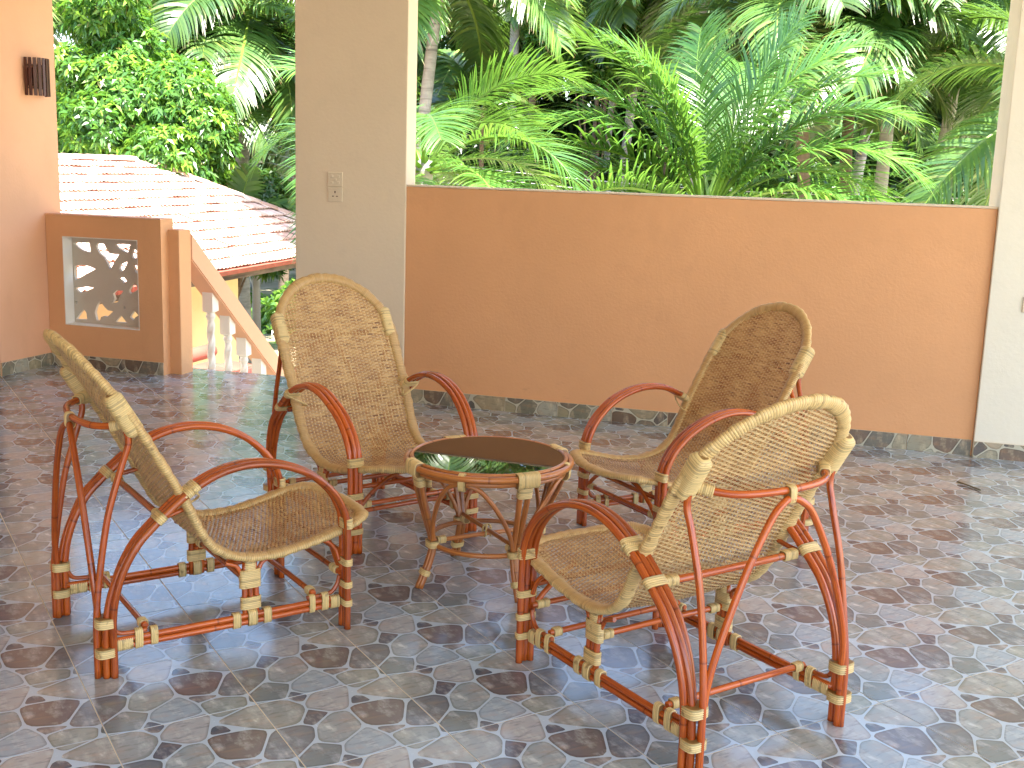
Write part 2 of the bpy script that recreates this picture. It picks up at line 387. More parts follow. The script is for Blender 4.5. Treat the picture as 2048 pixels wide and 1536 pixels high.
def clip(poly, n, d):
    """keep points with n.p <= d ; poly = list of (x,y,r,g,b)"""
    out = []
    for i in range(len(poly)):
        a, b_ = poly[i], poly[(i+1) % len(poly)]
        da = n[0]*a[0]+n[1]*a[1]-d; db = n[0]*b_[0]+n[1]*b_[1]-d
        if da <= 0: out.append(a)
        if (da < 0 < db) or (db < 0 < da):
            t = da/(da-db); out.append(tuple(a[k]+(b_[k]-a[k])*t for k in range(5)))
    return out
def fit_stones(half=.0085, grow=1.16):
    """grow every printed stone until an even seam is left between it and its neighbours (periodic)"""
    def cen(p): return (sum(q[0] for q in p)/len(p), sum(q[1] for q in p)/len(p))
    def scl(p, k): c = cen(p); return [(c[0]+(q[0]-c[0])*k, c[1]+(q[1]-c[1])*k) for q in p]
    def near(A, B):
        best = None
        for P_, Q_, fl in ((A, B, 0), (B, A, 1)):
            for p in P_:
                for i in range(len(Q_)):
                    a, b_ = Q_[i], Q_[(i+1) % len(Q_)]; dx, dy = b_[0]-a[0], b_[1]-a[1]
                    t = max(0, min(1, ((p[0]-a[0])*dx+(p[1]-a[1])*dy)/(dx*dx+dy*dy+1e-12))); q = (a[0]+dx*t, a[1]+dy*t)
                    d = math.hypot(p[0]-q[0], p[1]-q[1])
                    if best is None or d < best[0]: best = (d, q if fl else p, p if fl else q)
        return best
    out = {}
    for k, A in STONES.items():
        ca = cen(A); sa = scl(A, .88); G = [(q[0], q[1], 0, 0, 0) for q in scl(A, grow)]
        for k2, B in STONES.items():
            cb = cen(B)
            for ix in (-2, -1, 0, 1, 2):
                for iy in (-2, -1, 0, 1, 2):
                    if k == k2 and ix == 0 and iy == 0: continue
                    if math.hypot(cb[0]+ix-ca[0], cb[1]+iy-ca[1]) > .62: continue
                    d, p, q = near(sa, [(b_[0]+ix, b_[1]+iy) for b_ in scl(B, .88)])
                    if d < 1e-6 or d > .25: continue
                    n = ((q[0]-p[0])/d, (q[1]-p[1])/d); m_ = ((p[0]+q[0])/2, (p[1]+q[1])/2)
                    G = clip(G, n, n[0]*m_[0]+n[1]*m_[1]-half)
        out[k] = [(g[0], g[1]) for g in G]
    return out
def chaikin(p, n=2):
    for _ in range(n):
        q = []
        for i in range(len(p)):
            a, b_ = p[i], p[(i+1) % len(p)]
            q += [(a[0]*.84+b_[0]*.16, a[1]*.84+b_[1]*.16), (a[0]*.16+b_[0]*.84, a[1]*.16+b_[1]*.84)]
        p = q
    return p
STONES = fit_stones()
def pattern_faces(planes, rngx=(-1, 2), rngy=(-1, 2), grow=1.0):
    """all stone polygons in tile units clipped to half planes"""
    out = []
    for key, pts in STONES.items():
        cx = sum(p[0] for p in pts)/len(pts); cy = sum(p[1] for p in pts)/len(pts)
        pts2 = chaikin([(cx+(p[0]-cx)*grow, cy+(p[1]-cy)*grow) for p in pts], 2)
        cin = SCOL[key]; ced = tuple(v*.60 for v in cin)
        for ix in range(*rngx):
            for iy in range(*rngy):
                P = [(p[0]+ix, p[1]+iy) for p in pts2]; C = (cx+ix, cy+iy)
                inn = [(C[0]+(p[0]-C[0])*.86, C[1]+(p[1]-C[1])*.86, *cin) for p in P]; outp = [(p[0], p[1], *ced) for p in P]
                fs = [inn]+[[outp[k], outp[(k+1) % len(P)], inn[(k+1) % len(P)], inn[k]] for k in range(len(P))]
                for f in fs:
                    for n, d in planes:
                        f = clip(f, n, d)
                        if len(f) < 3: break
                    if len(f) >= 3: out.append(f)
    return out
def tile_mesh(name, size, planes, x0, x1, y0, y1, thick=.008, vertical=False, rx=(-1, 2), ry=(-1, 2), ox=0, oy=0, mat='tile'):
    V = []; F = []; C = []
    def face(pts, z, colr=None):
        i = len(V)
        for p in pts:
            V.append(((p[0]-ox)*size, (p[1]-oy)*size, z)); C.append(colr if colr else p[2:5])
        F.append(tuple(range(i, i+len(pts))))
    base = [(x0, y0, 0, 0, 0), (x1, y0, 0, 0, 0), (x1, y1, 0, 0, 0), (x0, y1, 0, 0, 0)]
    for n, d in planes:
        base = clip(base, n, d)
        if len(base) < 3: return None
    cx = sum(p[0] for p in base)/len(base); cy = sum(p[1] for p in base)/len(base)
    area = .5*sum(base[i][0]*base[(i+1) % len(base)][1]-base[(i+1) % len(base)][0]*base[i][1] for i in range(len(base)))
    if area < .002: return None
    e = .0009/size
    top = [(p[0]+(e if p[0] < cx else -e), p[1]+(e if p[1] < cy else -e)) for p in base] if len(base) == 4 else [(p[0], p[1]) for p in base]
    face([(p[0], p[1]) for p in top], 0, SEAM)
    for i in range(len(base)):
        a, b_ = base[i], base[(i+1) % len(base)]; ta, tb = top[i], top[(i+1) % len(base)]
        k = len(V)
        for p, z in ((a, -.0008), (b_, -.0008), (tb, 0), (ta, 0)): V.append(((p[0]-ox)*size, (p[1]-oy)*size, z)); C.append(SEAM)
        F.append((k, k+1, k+2, k+3)); k = len(V)
        for p, z in ((a, -thick), (b_, -thick), (b_, -.0008), (a, -.0008)): V.append(((p[0]-ox)*size, (p[1]-oy)*size, z)); C.append((.4, .33, .26))
        F.append((k, k+1, k+2, k+3))
    pl = planes+[((-1, 0), -x0-e), ((1, 0), x1-e), ((0, -1), -y0-e), ((0, 1), y1-e)]
    for f in pattern_faces(pl, rx, ry): face(f, .00025)
    return mesh(name, V, F, M[mat], False, None, np.array(C))

TS = .4; TY = math.radians(47.53); TO = Vector((-2.092, 3.188, 0))
tu = Vector((math.cos(TY), math.sin(TY), 0)); tv = Vector((-math.sin(TY), math.cos(TY), 0))
g_ = .0012/TS
full = tile_mesh('floor_tile', TS, [], g_, 1-g_, g_, 1-g_)
floor = put('floor', join_meshes('floor', [boxvf(-5.9, 4.2, -3.2, 7.155, -.16, -.0012)], M['grout'])); tag(floor, kind='structure')
fwd2 = Vector((-.281, .942)).normalized()
cands = []
for i in range(-40, 40):
    for j in range(-40, 40):
        c = TO+tu*((i+.5)*TS)+tv*((j+.5)*TS)
        if not (-5.85 < c.x < 4.1 and -3.1 < c.y < 7.4): continue
        d = math.hypot(c.x, c.y); depth = c.x*fwd2.x+c.y*fwd2.y; lat = c.x*fwd2.y-c.y*fwd2.x
        vis = depth > 1.7 and abs(lat) < depth*.46+.35
        cands.append((0 if vis else 1, d, i, j, c))
cands.sort(key=lambda t: (t[0], t[1]))
rest = []
for k, (nv, d, i, j, c) in enumerate(cands):
    org = TO+tu*(i*TS)+tv*(j*TS); limit = 7.15
    if c.y+.29 > limit:   # cut at the stair edge
        n = (tu.y, tv.y); dd = (limit-org.y)/TS
        me = tile_mesh('floor_tile', TS, [(n, dd)], g_, 1-g_, g_, 1-g_)
        if me is None: continue
    else: me = full
    if k < 300: put('floor_tile', me, floor, org, (0, 0, TY))
    else: rest.append((me, org))
if rest:
    Vs = []; Fs = []; Cs = []; o = 0; cache = {}
    rotm = np.array([[math.cos(TY), -math.sin(TY), 0], [math.sin(TY), math.cos(TY), 0], [0, 0, 1]])
    bm_all = bpy.data.meshes.new('floor_tiles_rest')
    for me, org in rest:
        if me.name not in cache:
            v = np.empty(len(me.vertices)*3, np.float32); me.vertices.foreach_get('co', v); v = v.reshape(-1, 3)@rotm.T
            cc = np.empty(len(me.vertices)*4, np.float32); me.color_attributes['tint'].data.foreach_get('color', cc)
            cache[me.name] = (v, [tuple(p.vertices) for p in me.polygons], cc.reshape(-1, 4)[:, :3])
        v, f, cc = cache[me.name]
        Vs.append(v+np.array(org)); Fs += [tuple(a+o for a in q) for q in f]; Cs.append(cc); o += len(v)
    rm = mesh('floor_tiles_far', np.concatenate(Vs), Fs, M['tile'], False, None, np.concatenate(Cs))
    tag(put('floor_tiles', rm, floor), kind='stuff')

def skirting(parent, p0, p1, h=.09, normal=(0, -1), piece=.33, seed=0):
    """row of cut stone tiles along a wall face from p0 to p1 (xy), facing normal"""
    a = Vector((p0[0], p0[1], 0)); b_ = Vector((p1[0], p1[1], 0)); L = (b_-a).length; n = max(1, round(L/piece)); d = (b_-a).normalized()
    rnd = random.Random(seed); w = L/n
    nrm = Vector((normal[0], normal[1], 0))
    ang = math.atan2(d.y, d.x)
    for i in range(n):
        ox = rnd.choice([0, .21, .37, .55, .78]); oy = rnd.choice([.05, .3, .52, .7])
        g2 = .0012/TS; W = w/TS; H_ = h/TS
        me = tile_mesh('skirting_tile', TS, [], ox+g2, ox+W-g2, oy, oy+H_, .008, rx=(-1, 3), ry=(-1, 3), ox=ox, oy=oy, mat='skirt')
        q = a+d*(w*i)+nrm*.008
        o = put('skirting_tile', me, parent)
        up_ = Vector((0, 0, 1)); z = d.cross(up_)   # d x up = outward (for facing -y with d=+x: (1,0,0)x(0,0,1) = (0,-1,0))
        o.matrix_local = Matrix(((d.x, up_.x, z.x, q.x), (d.y, up_.y, z.y, q.y), (d.z, up_.z, z.z, q.z+.0005), (0, 0, 0, 1)))

# ------------------------------------------------------------------ verandah walls
BV = .006
par = put('parapet_wall', box_mesh('parapet_wall', -2.7202, .6915, 6.692, 6.84, -.15, 1.362, M['orange'], .004))
tag(par, 'long plain orange parapet wall between the cream pillar and the white column', 'wall')
put('coping', box_mesh('coping', -2.719, .6905, 6.688, 6.844, 1.3625, 1.374, M['cream'], .004), par)
skirting(par, (-2.715, 6.692), (.685, 6.692), seed=3)
pil = put('verandah_pillar', box_mesh('verandah_pillar', -3.48, -2.7205, 6.684, 6.842, -.15, 3.0, M['cream'], BV))
tag(pil, 'wide cream pillar with light switch, left of the long orange parapet', 'pillar')
skirting(pil, (-3.478, 6.684), (-2.722, 6.684), seed=5)
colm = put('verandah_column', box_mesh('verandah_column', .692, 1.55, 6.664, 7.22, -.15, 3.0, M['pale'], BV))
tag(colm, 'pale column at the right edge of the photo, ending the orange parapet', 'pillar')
skirting(colm, (.694, 6.664), (1.548, 6.664), seed=8)
rw = put('verandah_end_wall', box_mesh('verandah_end_wall', 1.56, 4.1, 6.70, 6.85, -.15, 1.36, M['orange'], BV)); tag(rw, 'orange parapet beyond the right column', 'wall')
pier = put('left_pier', box_mesh('left_pier', -5.95, -5.49, 6.30, 6.975, -.15, 3.0, M['peach'], BV)); pier.name = 'peach_pier'
tag(pier, 'peach coloured wall pier at the left edge carrying the slatted lamp', 'pillar')
skirting(pier, (-5.49, 6.302), (-5.49, 6.795), normal=(1, 0), seed=2)
skirting(pier, (-5.95, 6.30), (-5.492, 6.30), seed=12)
dj = put('door_frame', box_mesh('door_frame', -5.62, -5.505, 5.2, 6.288, -.003, 2.2, M['door_wood'], .004)); tag(dj, 'dark red wooden door frame at the far left edge', 'door frame')
hw = put('house_wall', box_mesh('house_wall', -5.95, -5.67, -3.2, 6.29, -.15, 3.0, M['peach'])); tag(hw, 'peach house wall along the left side of the verandah', 'wall')
bw = put('house_back_wall', box_mesh('house_back_wall', -5.66, -1.6, -3.2, -3.0, -.15, 3.0, M['cream'])); tag(bw, 'cream house wall behind the camera', 'wall')
ceil = put('ceiling', join_meshes('ceiling', [boxvf(-6.0, 4.6, -3.25, 7.9, 3.003, 3.15)], M['soffit'])); tag(ceil, kind='structure')
lin = put('roof_beam', join_meshes('roof_beam', [boxvf(-5.48, -3.485, 6.69, 6.90, 2.72, 3.001), boxvf(-2.715, .687, 6.69, 6.90, 2.72, 3.001), boxvf(1.556, 4.1, 6.69, 6.90, 2.72, 3.001)], M['cream'])); tag(lin, 'cream beam spanning above the verandah openings', 'beam')
# balustrade with cut-out leaf grille
bal = put('balustrade_wall', None); bal.location = (0, 0, 0)
tag(bal, 'low orange balustrade wall with a leaf cut-out grille beside the stair head', 'wall')
px0, px1, pz0, pz1 = -5.352, -4.742, .303, .928; bx0, bx1, by0, by1, bt = -5.486, -4.556, 6.80, 6.95, 1.072
V = []; F = []
out = [(bx0, -.15), (bx1, -.15), (bx1, bt), (bx0, bt)]; inn = [(px0, pz0), (px1, pz0), (px1, pz1), (px0, pz1)]
for y in (by0, by1):
    V += [(x, y, z) for x, z in out]+[(x, y, z) for x, z in inn]
for s in (0, 8):
    for k in range(4):
        a = (s+k, s+(k+1) % 4, s+4+(k+1) % 4, s+4+k); F.append(a if s == 0 else a[::-1])
for k in range(4):
    F.append((k, k+8, (k+1) % 4+8, (k+1) % 4)); F.append((4+k, 4+(k+1) % 4, 12+(k+1) % 4, 12+k))
put('wall_body', mesh('wall_body', V, F, M['orange']), bal)
# reveal lining of the opening
lt = .006
put('reveal', join_meshes('reveal', [boxvf(px0+.0005, px0+lt, by0-.001, 6.895, pz0+lt, pz1-lt), boxvf(px1-lt, px1-.0005, by0-.001, 6.895, pz0+lt, pz1-lt),
    boxvf(px0+.0005, px1-.0005, by0-.0012, 6.895, pz0+.0005, pz0+lt), boxvf(px0+.0005, px1-.0005, by0-.0012, 6.895, pz1-lt, pz1-.0005)], M['white_paint']), bal)
HOLES = [[(-5.335,.874),(-5.309,.882),(-5.202,.882),(-5.192,.813),(-5.246,.821),(-5.291,.841)],[(-5.148,.856),(-5.14,.88),(-5.082,.881),(-5.049,.828),(-5.039,.815),(-4.96,.814),(-4.997,.765),(-5.038,.7),(-5.053,.735),(-5.086,.788),(-5.124,.814)],[(-4.99,.881),(-4.948,.888),(-4.866,.886),(-4.888,.828),(-4.912,.833),(-4.962,.855)],[(-4.859,.816),(-4.848,.85),(-4.835,.858),(-4.807,.843),(-4.809,.792),(-4.834,.788),(-4.853,.795)],[(-5.335,.714),(-5.277,.723),(-5.212,.718),(-5.159,.7),(-5.227,.665),(-5.328,.613),(-5.338,.647)],[(-4.964,.718),(-4.953,.746),(-4.895,.772),(-4.899,.749),(-4.923,.709),(-4.949,.694)],[(-4.848,.743),(-4.812,.745),(-4.814,.687),(-4.834,.698)],[(-4.97,.643),(-4.953,.654),(-4.925,.654),(-4.903,.631),(-4.929,.611),(-4.942,.628)],[(-5.333,.561),(-5.304,.557),(-5.238,.572),(-5.178,.566),(-5.233,.542),(-5.289,.522),(-5.321,.539)],[(-4.888,.568),(-4.846,.623),(-4.816,.587),(-4.818,.573),(-4.875,.542),(-4.889,.552)],[(-5.022,.535),(-4.992,.559),(-4.934,.56),(-4.968,.514),(-4.982,.477),(-5.034,.464),(-5.008,.495)],[(-5.338,.465),(-5.314,.456),(-5.336,.435)],[(-5.335,.336),(-5.302,.375),(-5.271,.408),(-5.249,.384),(-5.243,.335),(-5.331,.331)],[(-5.177,.392),(-5.159,.44),(-5.131,.476),(-5.094,.433),(-5.069,.413),(-5.024,.407),(-5.074,.365),(-5.103,.369),(-5.126,.361),(-5.137,.335),(-5.166,.333)],[(-5.01,.333),(-4.96,.385),(-4.914,.335)],[(-4.889,.375),(-4.853,.426),(-4.816,.393),(-4.842,.378),(-4.86,.356)],[(-4.933,.447),(-4.924,.447),(-4.923,.428),(-4.932,.428)]]
cu = bpy.data.curves.new('leaf_grille', 'CURVE'); cu.dimensions = '2D'; cu.fill_mode = 'BOTH'; cu.extrude = .012
def spl(pts):
    s = cu.splines.new('POLY'); s.points.add(len(pts)-1); s.use_cyclic_u = True
    for p, q in zip(s.points, pts): p.co = (q[0], q[1], 0, 1)
spl([(px0+.001, pz0+.001), (px1-.001, pz0+.001), (px1-.001, pz1-.001), (px0+.001, pz1-.001)])
for hpts in HOLES: spl(hpts)
tmp = bpy.data.objects.new('tmp', cu); col.objects.link(tmp); bpy.context.view_layer.update()
gm = bpy.data.meshes.new_from_object(tmp.evaluated_get(bpy.context.evaluated_depsgraph_get())); bpy.data.objects.remove(tmp)
gm.materials.clear(); gm.materials.append(M['grille']); gm.name = 'leaf_grille'
put('leaf_grille', gm, bal, (0, 6.909, 0), (R(90), 0, 0))
put('coping', box_mesh('coping', bx0, bx1, by0-.003, by1+.003, bt+.0005, bt+.010, M['peach'], .003), bal)
skirting(bal, (bx0+.004, by0), (bx1, by0), seed=21)
# stair post, rail, balusters, steps
st = empty('staircase', (0, 0, 0)); tag(st, 'outdoor staircase with twisted white balusters going down beside the balustrade', 'staircase')
put('newel_post', box_mesh('newel_post', -4.612, -4.47, 6.885, 7.03, -.15, 1.006, M['orange'], BV), st)
SL = .845
def slopebar(name, x0, x1, ya, za, yb, zb, th, mat):
    V = [(x, y, z) for x in (x0, x1) for y, z in ((ya, za), (yb, zb), (yb, zb-th), (ya, za-th))]
    F = [(0, 1, 2, 3), (7, 6, 5, 4), (0, 4, 5, 1), (1, 5, 6, 2), (2, 6, 7, 3), (3, 7, 4, 0)]
    bm = bmesh.new(); vv = [bm.verts.new(v) for v in V]; [bm.faces.new([vv[i] for i in f]) for f in F]
    bmesh.ops.recalc_face_normals(bm, faces=bm.faces); bmesh.ops.bevel(bm, geom=bm.edges[:], offset=.008, segments=2, affect='EDGES')
    m = bpy.data.meshes.new(name); bm.to_mesh(m); bm.free(); m.materials.append(mat); return m
put('handrail', slopebar('handrail', -4.615, -4.465, 7.031, .985, 10.6, .985-SL*3.569, .19, M['peach']), st)
put('stringer', slopebar('stringer', -4.60, -4.48, 7.031, -.02, 10.6, -.02-SL*3.569, .4, M['white_paint']), st)
def baluster():
    prof = [(-.02, .040), (.03, .040), (.032, .028), (.05, .036), (.07, .024)]
    prof += [(.09+.34*k/30, .027) for k in range(31)]
    prof += [(.45, .024), (.47, .036), (.49, .027), (.50, .042), (.66, .042)]
    V = []; F = []; n = 16
    for z, r in prof:
        sq = z < .031 or z > .495
        for k in range(n):
            a = 2*math.pi*k/n
            if sq:
                q = r/max(abs(math.cos(a)), abs(math.sin(a))); V.append((q*math.cos(a), q*math.sin(a), z))
            else:
                tw = r*(1+.16*math.cos(3*(a)-z*62)) if .085 < z < .44 else r
                V.append((tw*math.cos(a), tw*math.sin(a), z))
    for i in range(len(prof)-1):
        for k in range(n): k2 = (k+1) % n; F.append((i*n+k, i*n+k2, (i+1)*n+k2, (i+1)*n+k))
    F.append(tuple(range(n))[::-1]); F.append(tuple((len(prof)-1)*n+k for k in range(n)))
    m = mesh('baluster', V, F, M['white_paint'], False)
    return m
bme = baluster()
for k in range(13):
    y = 7.385+.235*k; z0 = -.04-SL*(y-7.031)+.02
    put('baluster', bme, st, (-4.54, y, z0), (0, 0, 0), (1, 1, 1.42))
for k in range(14):
    put('step', join_meshes('step', [boxvf(-4.478, -3.36, 7.157+.205*k, 7.157+.205*(k+1), -2.9, -.173*(k+1))], M['cream']), st)
put('side_wall', slopebar('side_wall', -3.355, -3.23, 7.16, .25, 10.6, .25-SL*3.44, .6, M['white_paint']), st)
# switch and socket plates
sw = empty('switch_plate', (-3.197, 6.6835, 1.39)); tag(sw, 'cream switch plate, upper of the two plates on the wide cream pillar', 'light switch')
put('plate', box_mesh('plate', -.05, .05, -.009, 0, -.045, .045, M['plastic'], .003), sw)
for (x, z) in ((-.022, .02), (.022, .02), (0, 0), (-.022, -.02), (.022, -.02)):
    put('rocker', box_mesh('rocker', x-.009, x+.009, -.013, -.009, z-.008, z+.008, M['plastic'], .0015), sw)
so = empty('socket_plate', (-3.197, 6.6835, 1.295)); tag(so, 'cream socket plate right below the switch plate on the wide cream pillar', 'socket')
put('plate', box_mesh('plate', -.05, .05, -.009, 0, -.045, .045, M['plastic'], .003), so)
for (x, z, w, h_) in ((0, .016, .004, .007), (-.014, -.01, .006, .003), (.014, -.01, .006, .003)):
    put('socket_hole', box_mesh('socket_hole', x-w, x+w, -.0105, -.009, z-h_, z+h_, M['sconce'], 0), so)
so2 = put('wall_socket', box_mesh('wall_socket', .862, .95, 6.654, 6.6635, .82, .905, M['plastic'], .003)); tag(so2, 'white socket plate on the pale right column', 'socket')
# sconce
sc_o = empty('wall_lamp', (-5.4895, 6.742, 2.0)); tag(sc_o, 'dark brown slatted wooden wall lamp on the peach pier', 'wall lamp')
put('wall_bracket', box_mesh('wall_bracket', 0, .065, -.065, .06, -.06, .06, M['sconce'], .003), sc_o)
for zz in (-.075, .075): 
    pts = [(.085*math.cos(a)+.012, .092*math.sin(a), zz) for a in np.linspace(-1.45, 1.45, 9)]
    put('lamp_band', tube('lamp_band', pts, .006, M['sconce'], 6, 3), sc_o)
slat = box_mesh('slat', -.004, .004, -.011, .011, -.125, .125, M['sconce'], .0015)
for a in np.linspace(-1.45, 1.45, 10):
    put('slat', slat, sc_o, (.091*math.cos(a)+.012, .098*math.sin(a), 0), (0, 0, a))
m, nt, b = newmat('frosted_lamp_glass'); b.inputs['Base Color'].default_value = (.45, .32, .2, 1); b.inputs['Roughness'].default_value = .4; M['lampglass'] = m
put('lamp_shade', tube('lamp_shade', [(.05, 0, -.07), (.05, 0, .07)], .042, M['lampglass'], 16, 1), sc_o)
tw = put('fallen_twig', tube('fallen_twig', [(.57, 6.03, .006), (.60, 5.99, .008), (.64, 5.95, .006), (.67, 5.90, .007)], .004, M['twig'], 6, 3)); tag(tw, 'small dry twig lying on the tiles at the right', 'twig')

# ------------------------------------------------------------------ rattan chair
def flat_wrap(name, c, axis, lat, hw, hd, length, turns=None, taper=0.0):
    """lashing around a bundle: axis = bundle direction, lat = wide direction"""
    c = Vector(c); axis = Vector(axis).normalized(); lat = Vector(lat); lat = (lat-axis*lat.dot(axis)).normalized(); dep = axis.cross(lat)
    turns = turns or max(2, round(length/.0055)); per = 3; n = turns*per; S = 14
    V = []; UV = []; F = []
    for i in range(n+1):
        t = i/n; ph = (i % per)/per; bulge = .0016*math.sin(math.pi*ph)+(.0 if 0 < i < n else -.0016)-taper*max(0, 1-min(t, 1-t)/.13)**2
        for k in range(S):
            a = 2*math.pi*k/S; ca, sa = math.cos(a), math.sin(a); e = .62
            x = math.copysign(abs(ca)**e, ca)*(hw+bulge); y = math.copysign(abs(sa)**e, sa)*(hd+bulge)
            V.append(tuple(c+axis*((t-.5)*length)+lat*x+dep*y)); UV.append((k/S, t*turns*.0055))
    for i in range(n):
        for k in range(S): k2 = (k+1) % S; F.append((i*S+k, i*S+k2, (i+1)*S+k2, (i+1)*S+k))
    F.append(tuple(range(S))[::-1]); F.append(tuple(n*S+k for k in range(S)))
    m = mesh(name, V, F, M['binding'], True, UV); return m

PROF = [(-.024, .970), (.008, .917), (.054, .842), (.096, .772), (.137, .702), (.177, .632), (.218, .560), (.252, .496), (.280, .436), (.303, .390), (.335, .345), (.380, .312), (.435, .292), (.50, .284), (.57, .287), (.64, .298), (.72, .317), (.80, .338), (.865, .352), (.905, .352)]
pp = catmull([(0, y, z) for y, z in PROF], 12)
sl_ = [0]
for i in range(1, len(pp)): sl_.append(sl_[-1]+(pp[i]-pp[i-1]).length)
SL_T = sl_[-1]
py = np.array([p.y for p in pp]); pz = np.array([p.z for p in pp]); ps = np.array(sl_)
def halfw(s):
    Rr = .285; s = np.asarray(s, float)
    top = .268*np.sqrt(np.clip(1-((Rr-s)/Rr)**2, 0, 1))
    body = np.interp(s, [0, Rr, .65, .80, 1.0, SL_T-.17, SL_T], [.268, .268, .262, .250, .243, .243, .235])
    w = np.where(s < Rr, top, body)
    # front: bulging edge with rounded corners
    fr = np.clip((s-(SL_T-.15))/.15, 0, 1)
    return w*np.sqrt(np.clip(1-fr**3.2, 0, 1))
def surf(s, x, off=0):
    """point on shell; s arc length, x lateral, off along normal (towards sitter)"""
    y = np.interp(s, ps, py); z = np.interp(s, ps, pz)
    dy = np.interp(s+.004, ps, py)-np.interp(s-.004, ps, py); dz = np.interp(s+.004, ps, pz)-np.interp(s-.004, ps, pz)
    l = np.hypot(dy, dz)+1e-9; ny, nz = -dz/l, dy/l       # normal towards sitter (forward / up)
    dish = -.018*(1-(x/.27)**2)
    o = off+dish
    return np.stack([x+0*y, y+ny*o, z+nz*o], -1)
def build_weave():
    V = []; Q = []; UV = []
    row = .0070; stk = .0162; n0 = 0
    ss = np.arange(.012, SL_T-.006, row)
    for i, s in enumerate(ss):
        w = float(halfw(s))-.006
        if w < .03: continue
        ks = np.arange(math.ceil(-w/(stk/2)), math.floor(w/(stk/2))+1)
        x = ks*(stk/2); x = np.concatenate([[-w], x, [w]]); kk = np.concatenate([[ks[0]-1], ks, [ks[-1]+1]])
        # peaks at stakes (even k): alternate over/under; mid points level 0
        pair = (np.floor_divide(kk, 2)+(i % 2)) % 2
        off = np.where(kk % 2 == 0, np.where(pair == 0, .0032, -.0032), 0.0)
        hwid = .0031+.0003*math.sin(i*1.7)
        jit = .0005*math.sin(i*12.9)
        P0 = surf(s-hwid+jit, x, off-.0006); P1 = surf(s+jit, x, off+.0009); P2 = surf(s+hwid+jit, x, off-.0006)
        n = len(x); base = n0
        for P in (P0, P1, P2): V.append(P); UV.append(np.stack([x, np.full(n, i+.0)], 1))
        a = base+np.arange(n-1)
        Q.append(np.stack([a, a+1, a+1+n, a+n], 1)); Q.append(np.stack([a+n, a+n+1, a+1+2*n, a+2*n], 1)); n0 += 3*n
    # stakes
    for k in range(-16, 17):
        xk = k*stk; sv = np.arange(.006, SL_T-.004, row)+row*.43
        ok = halfw(sv) > abs(xk)+.004; sv = sv[ok]
        if len(sv) < 4: continue
        idx = np.round((sv-.012-row*.43)/row+.4999).astype(int)
        off = np.where((k+np.arange(len(sv))) % 2 == 0, -.0012, .0012)
        P0 = surf(sv, xk-.0032, off); P1 = surf(sv, xk+.0032, off); n = len(sv)
        V += [P0, P1]; UV += [np.stack([sv, np.full(n, 300+k)], 1)]*2
        a = n0+np.arange(n-1); Q.append(np.stack([a, a+1, a+1+n, a+n], 1)); n0 += 2*n
    return quadmesh('woven_seat', np.concatenate(V), np.concatenate(Q), M['weave'], True, np.concatenate(UV))
def build_rim():
    ss = np.concatenate([np.linspace(0, .285, 60)**1.0, np.linspace(.29, SL_T-.15, 110), SL_T-.15+.15*np.sin(np.linspace(.05, math.pi/2, 34))])
    ss[0:60] = .285*(1-np.cos(np.linspace(0, math.pi/2, 60)))
    right = surf(ss, halfw(ss)+.002, -.002); left = surf(ss, -halfw(ss)-.002, -.002)[::-1]
    # at the very front close the line across
    P = np.concatenate([right, left[1:-1] if True else left])
    # resample evenly
    P = np.vstack([P, P[:1]]); d = np.r_[0, np.cumsum(np.linalg.norm(np.diff(P, axis=0), axis=1))]; T = d[-1]
    n = int(T/.0025); t = np.linspace(0, T, n, endpoint=False)
    path = [Vector((np.interp(u, d, P[:, 0]), np.interp(u, d, P[:, 1]), np.interp(u, d, P[:, 2]))) for u in t]
    # frame: normal = shell normal approx
    V = []; UV = []; F = []; S = 10
    per = 3
    for i, p in enumerate(path):
        tg = (path[(i+1) % n]-path[i-1]).normalized()
        s = None
        # outward direction in shell plane
        k = np.argmin((py-p.y)**2+(pz-p.z)**2); k0, k1 = max(k-1, 0), min(k+1, len(py)-1)
        nn = Vector((0, -(pz[k1]-pz[k0]), py[k1]-py[k0])).normalized(); nn = (nn-tg*nn.dot(tg)).normalized(); oo = tg.cross(nn)
        bul = (0, .0016, .0011)[i % per]; irr = .0016*math.sin(i*.113+2*math.sin(i*.031))+.0012*math.sin(i*.41)
        for q in range(S):
            a = 2*math.pi*q/S
            V.append(tuple(p+nn*(math.cos(a)*(.0135+bul+irr*.7))+oo*(math.sin(a)*(.0215+bul+irr)))); UV.append((abs(q/S-.5)*2, i*.0025))
    for i in range(n):
        j = (i+1) % n
        for q in range(S): q2 = (q+1) % S; F.append((i*S+q, i*S+q2, j*S+q2, j*S+q))
    return mesh('wrapped_rim', V, F, M['rim_wrap'], True, UV)

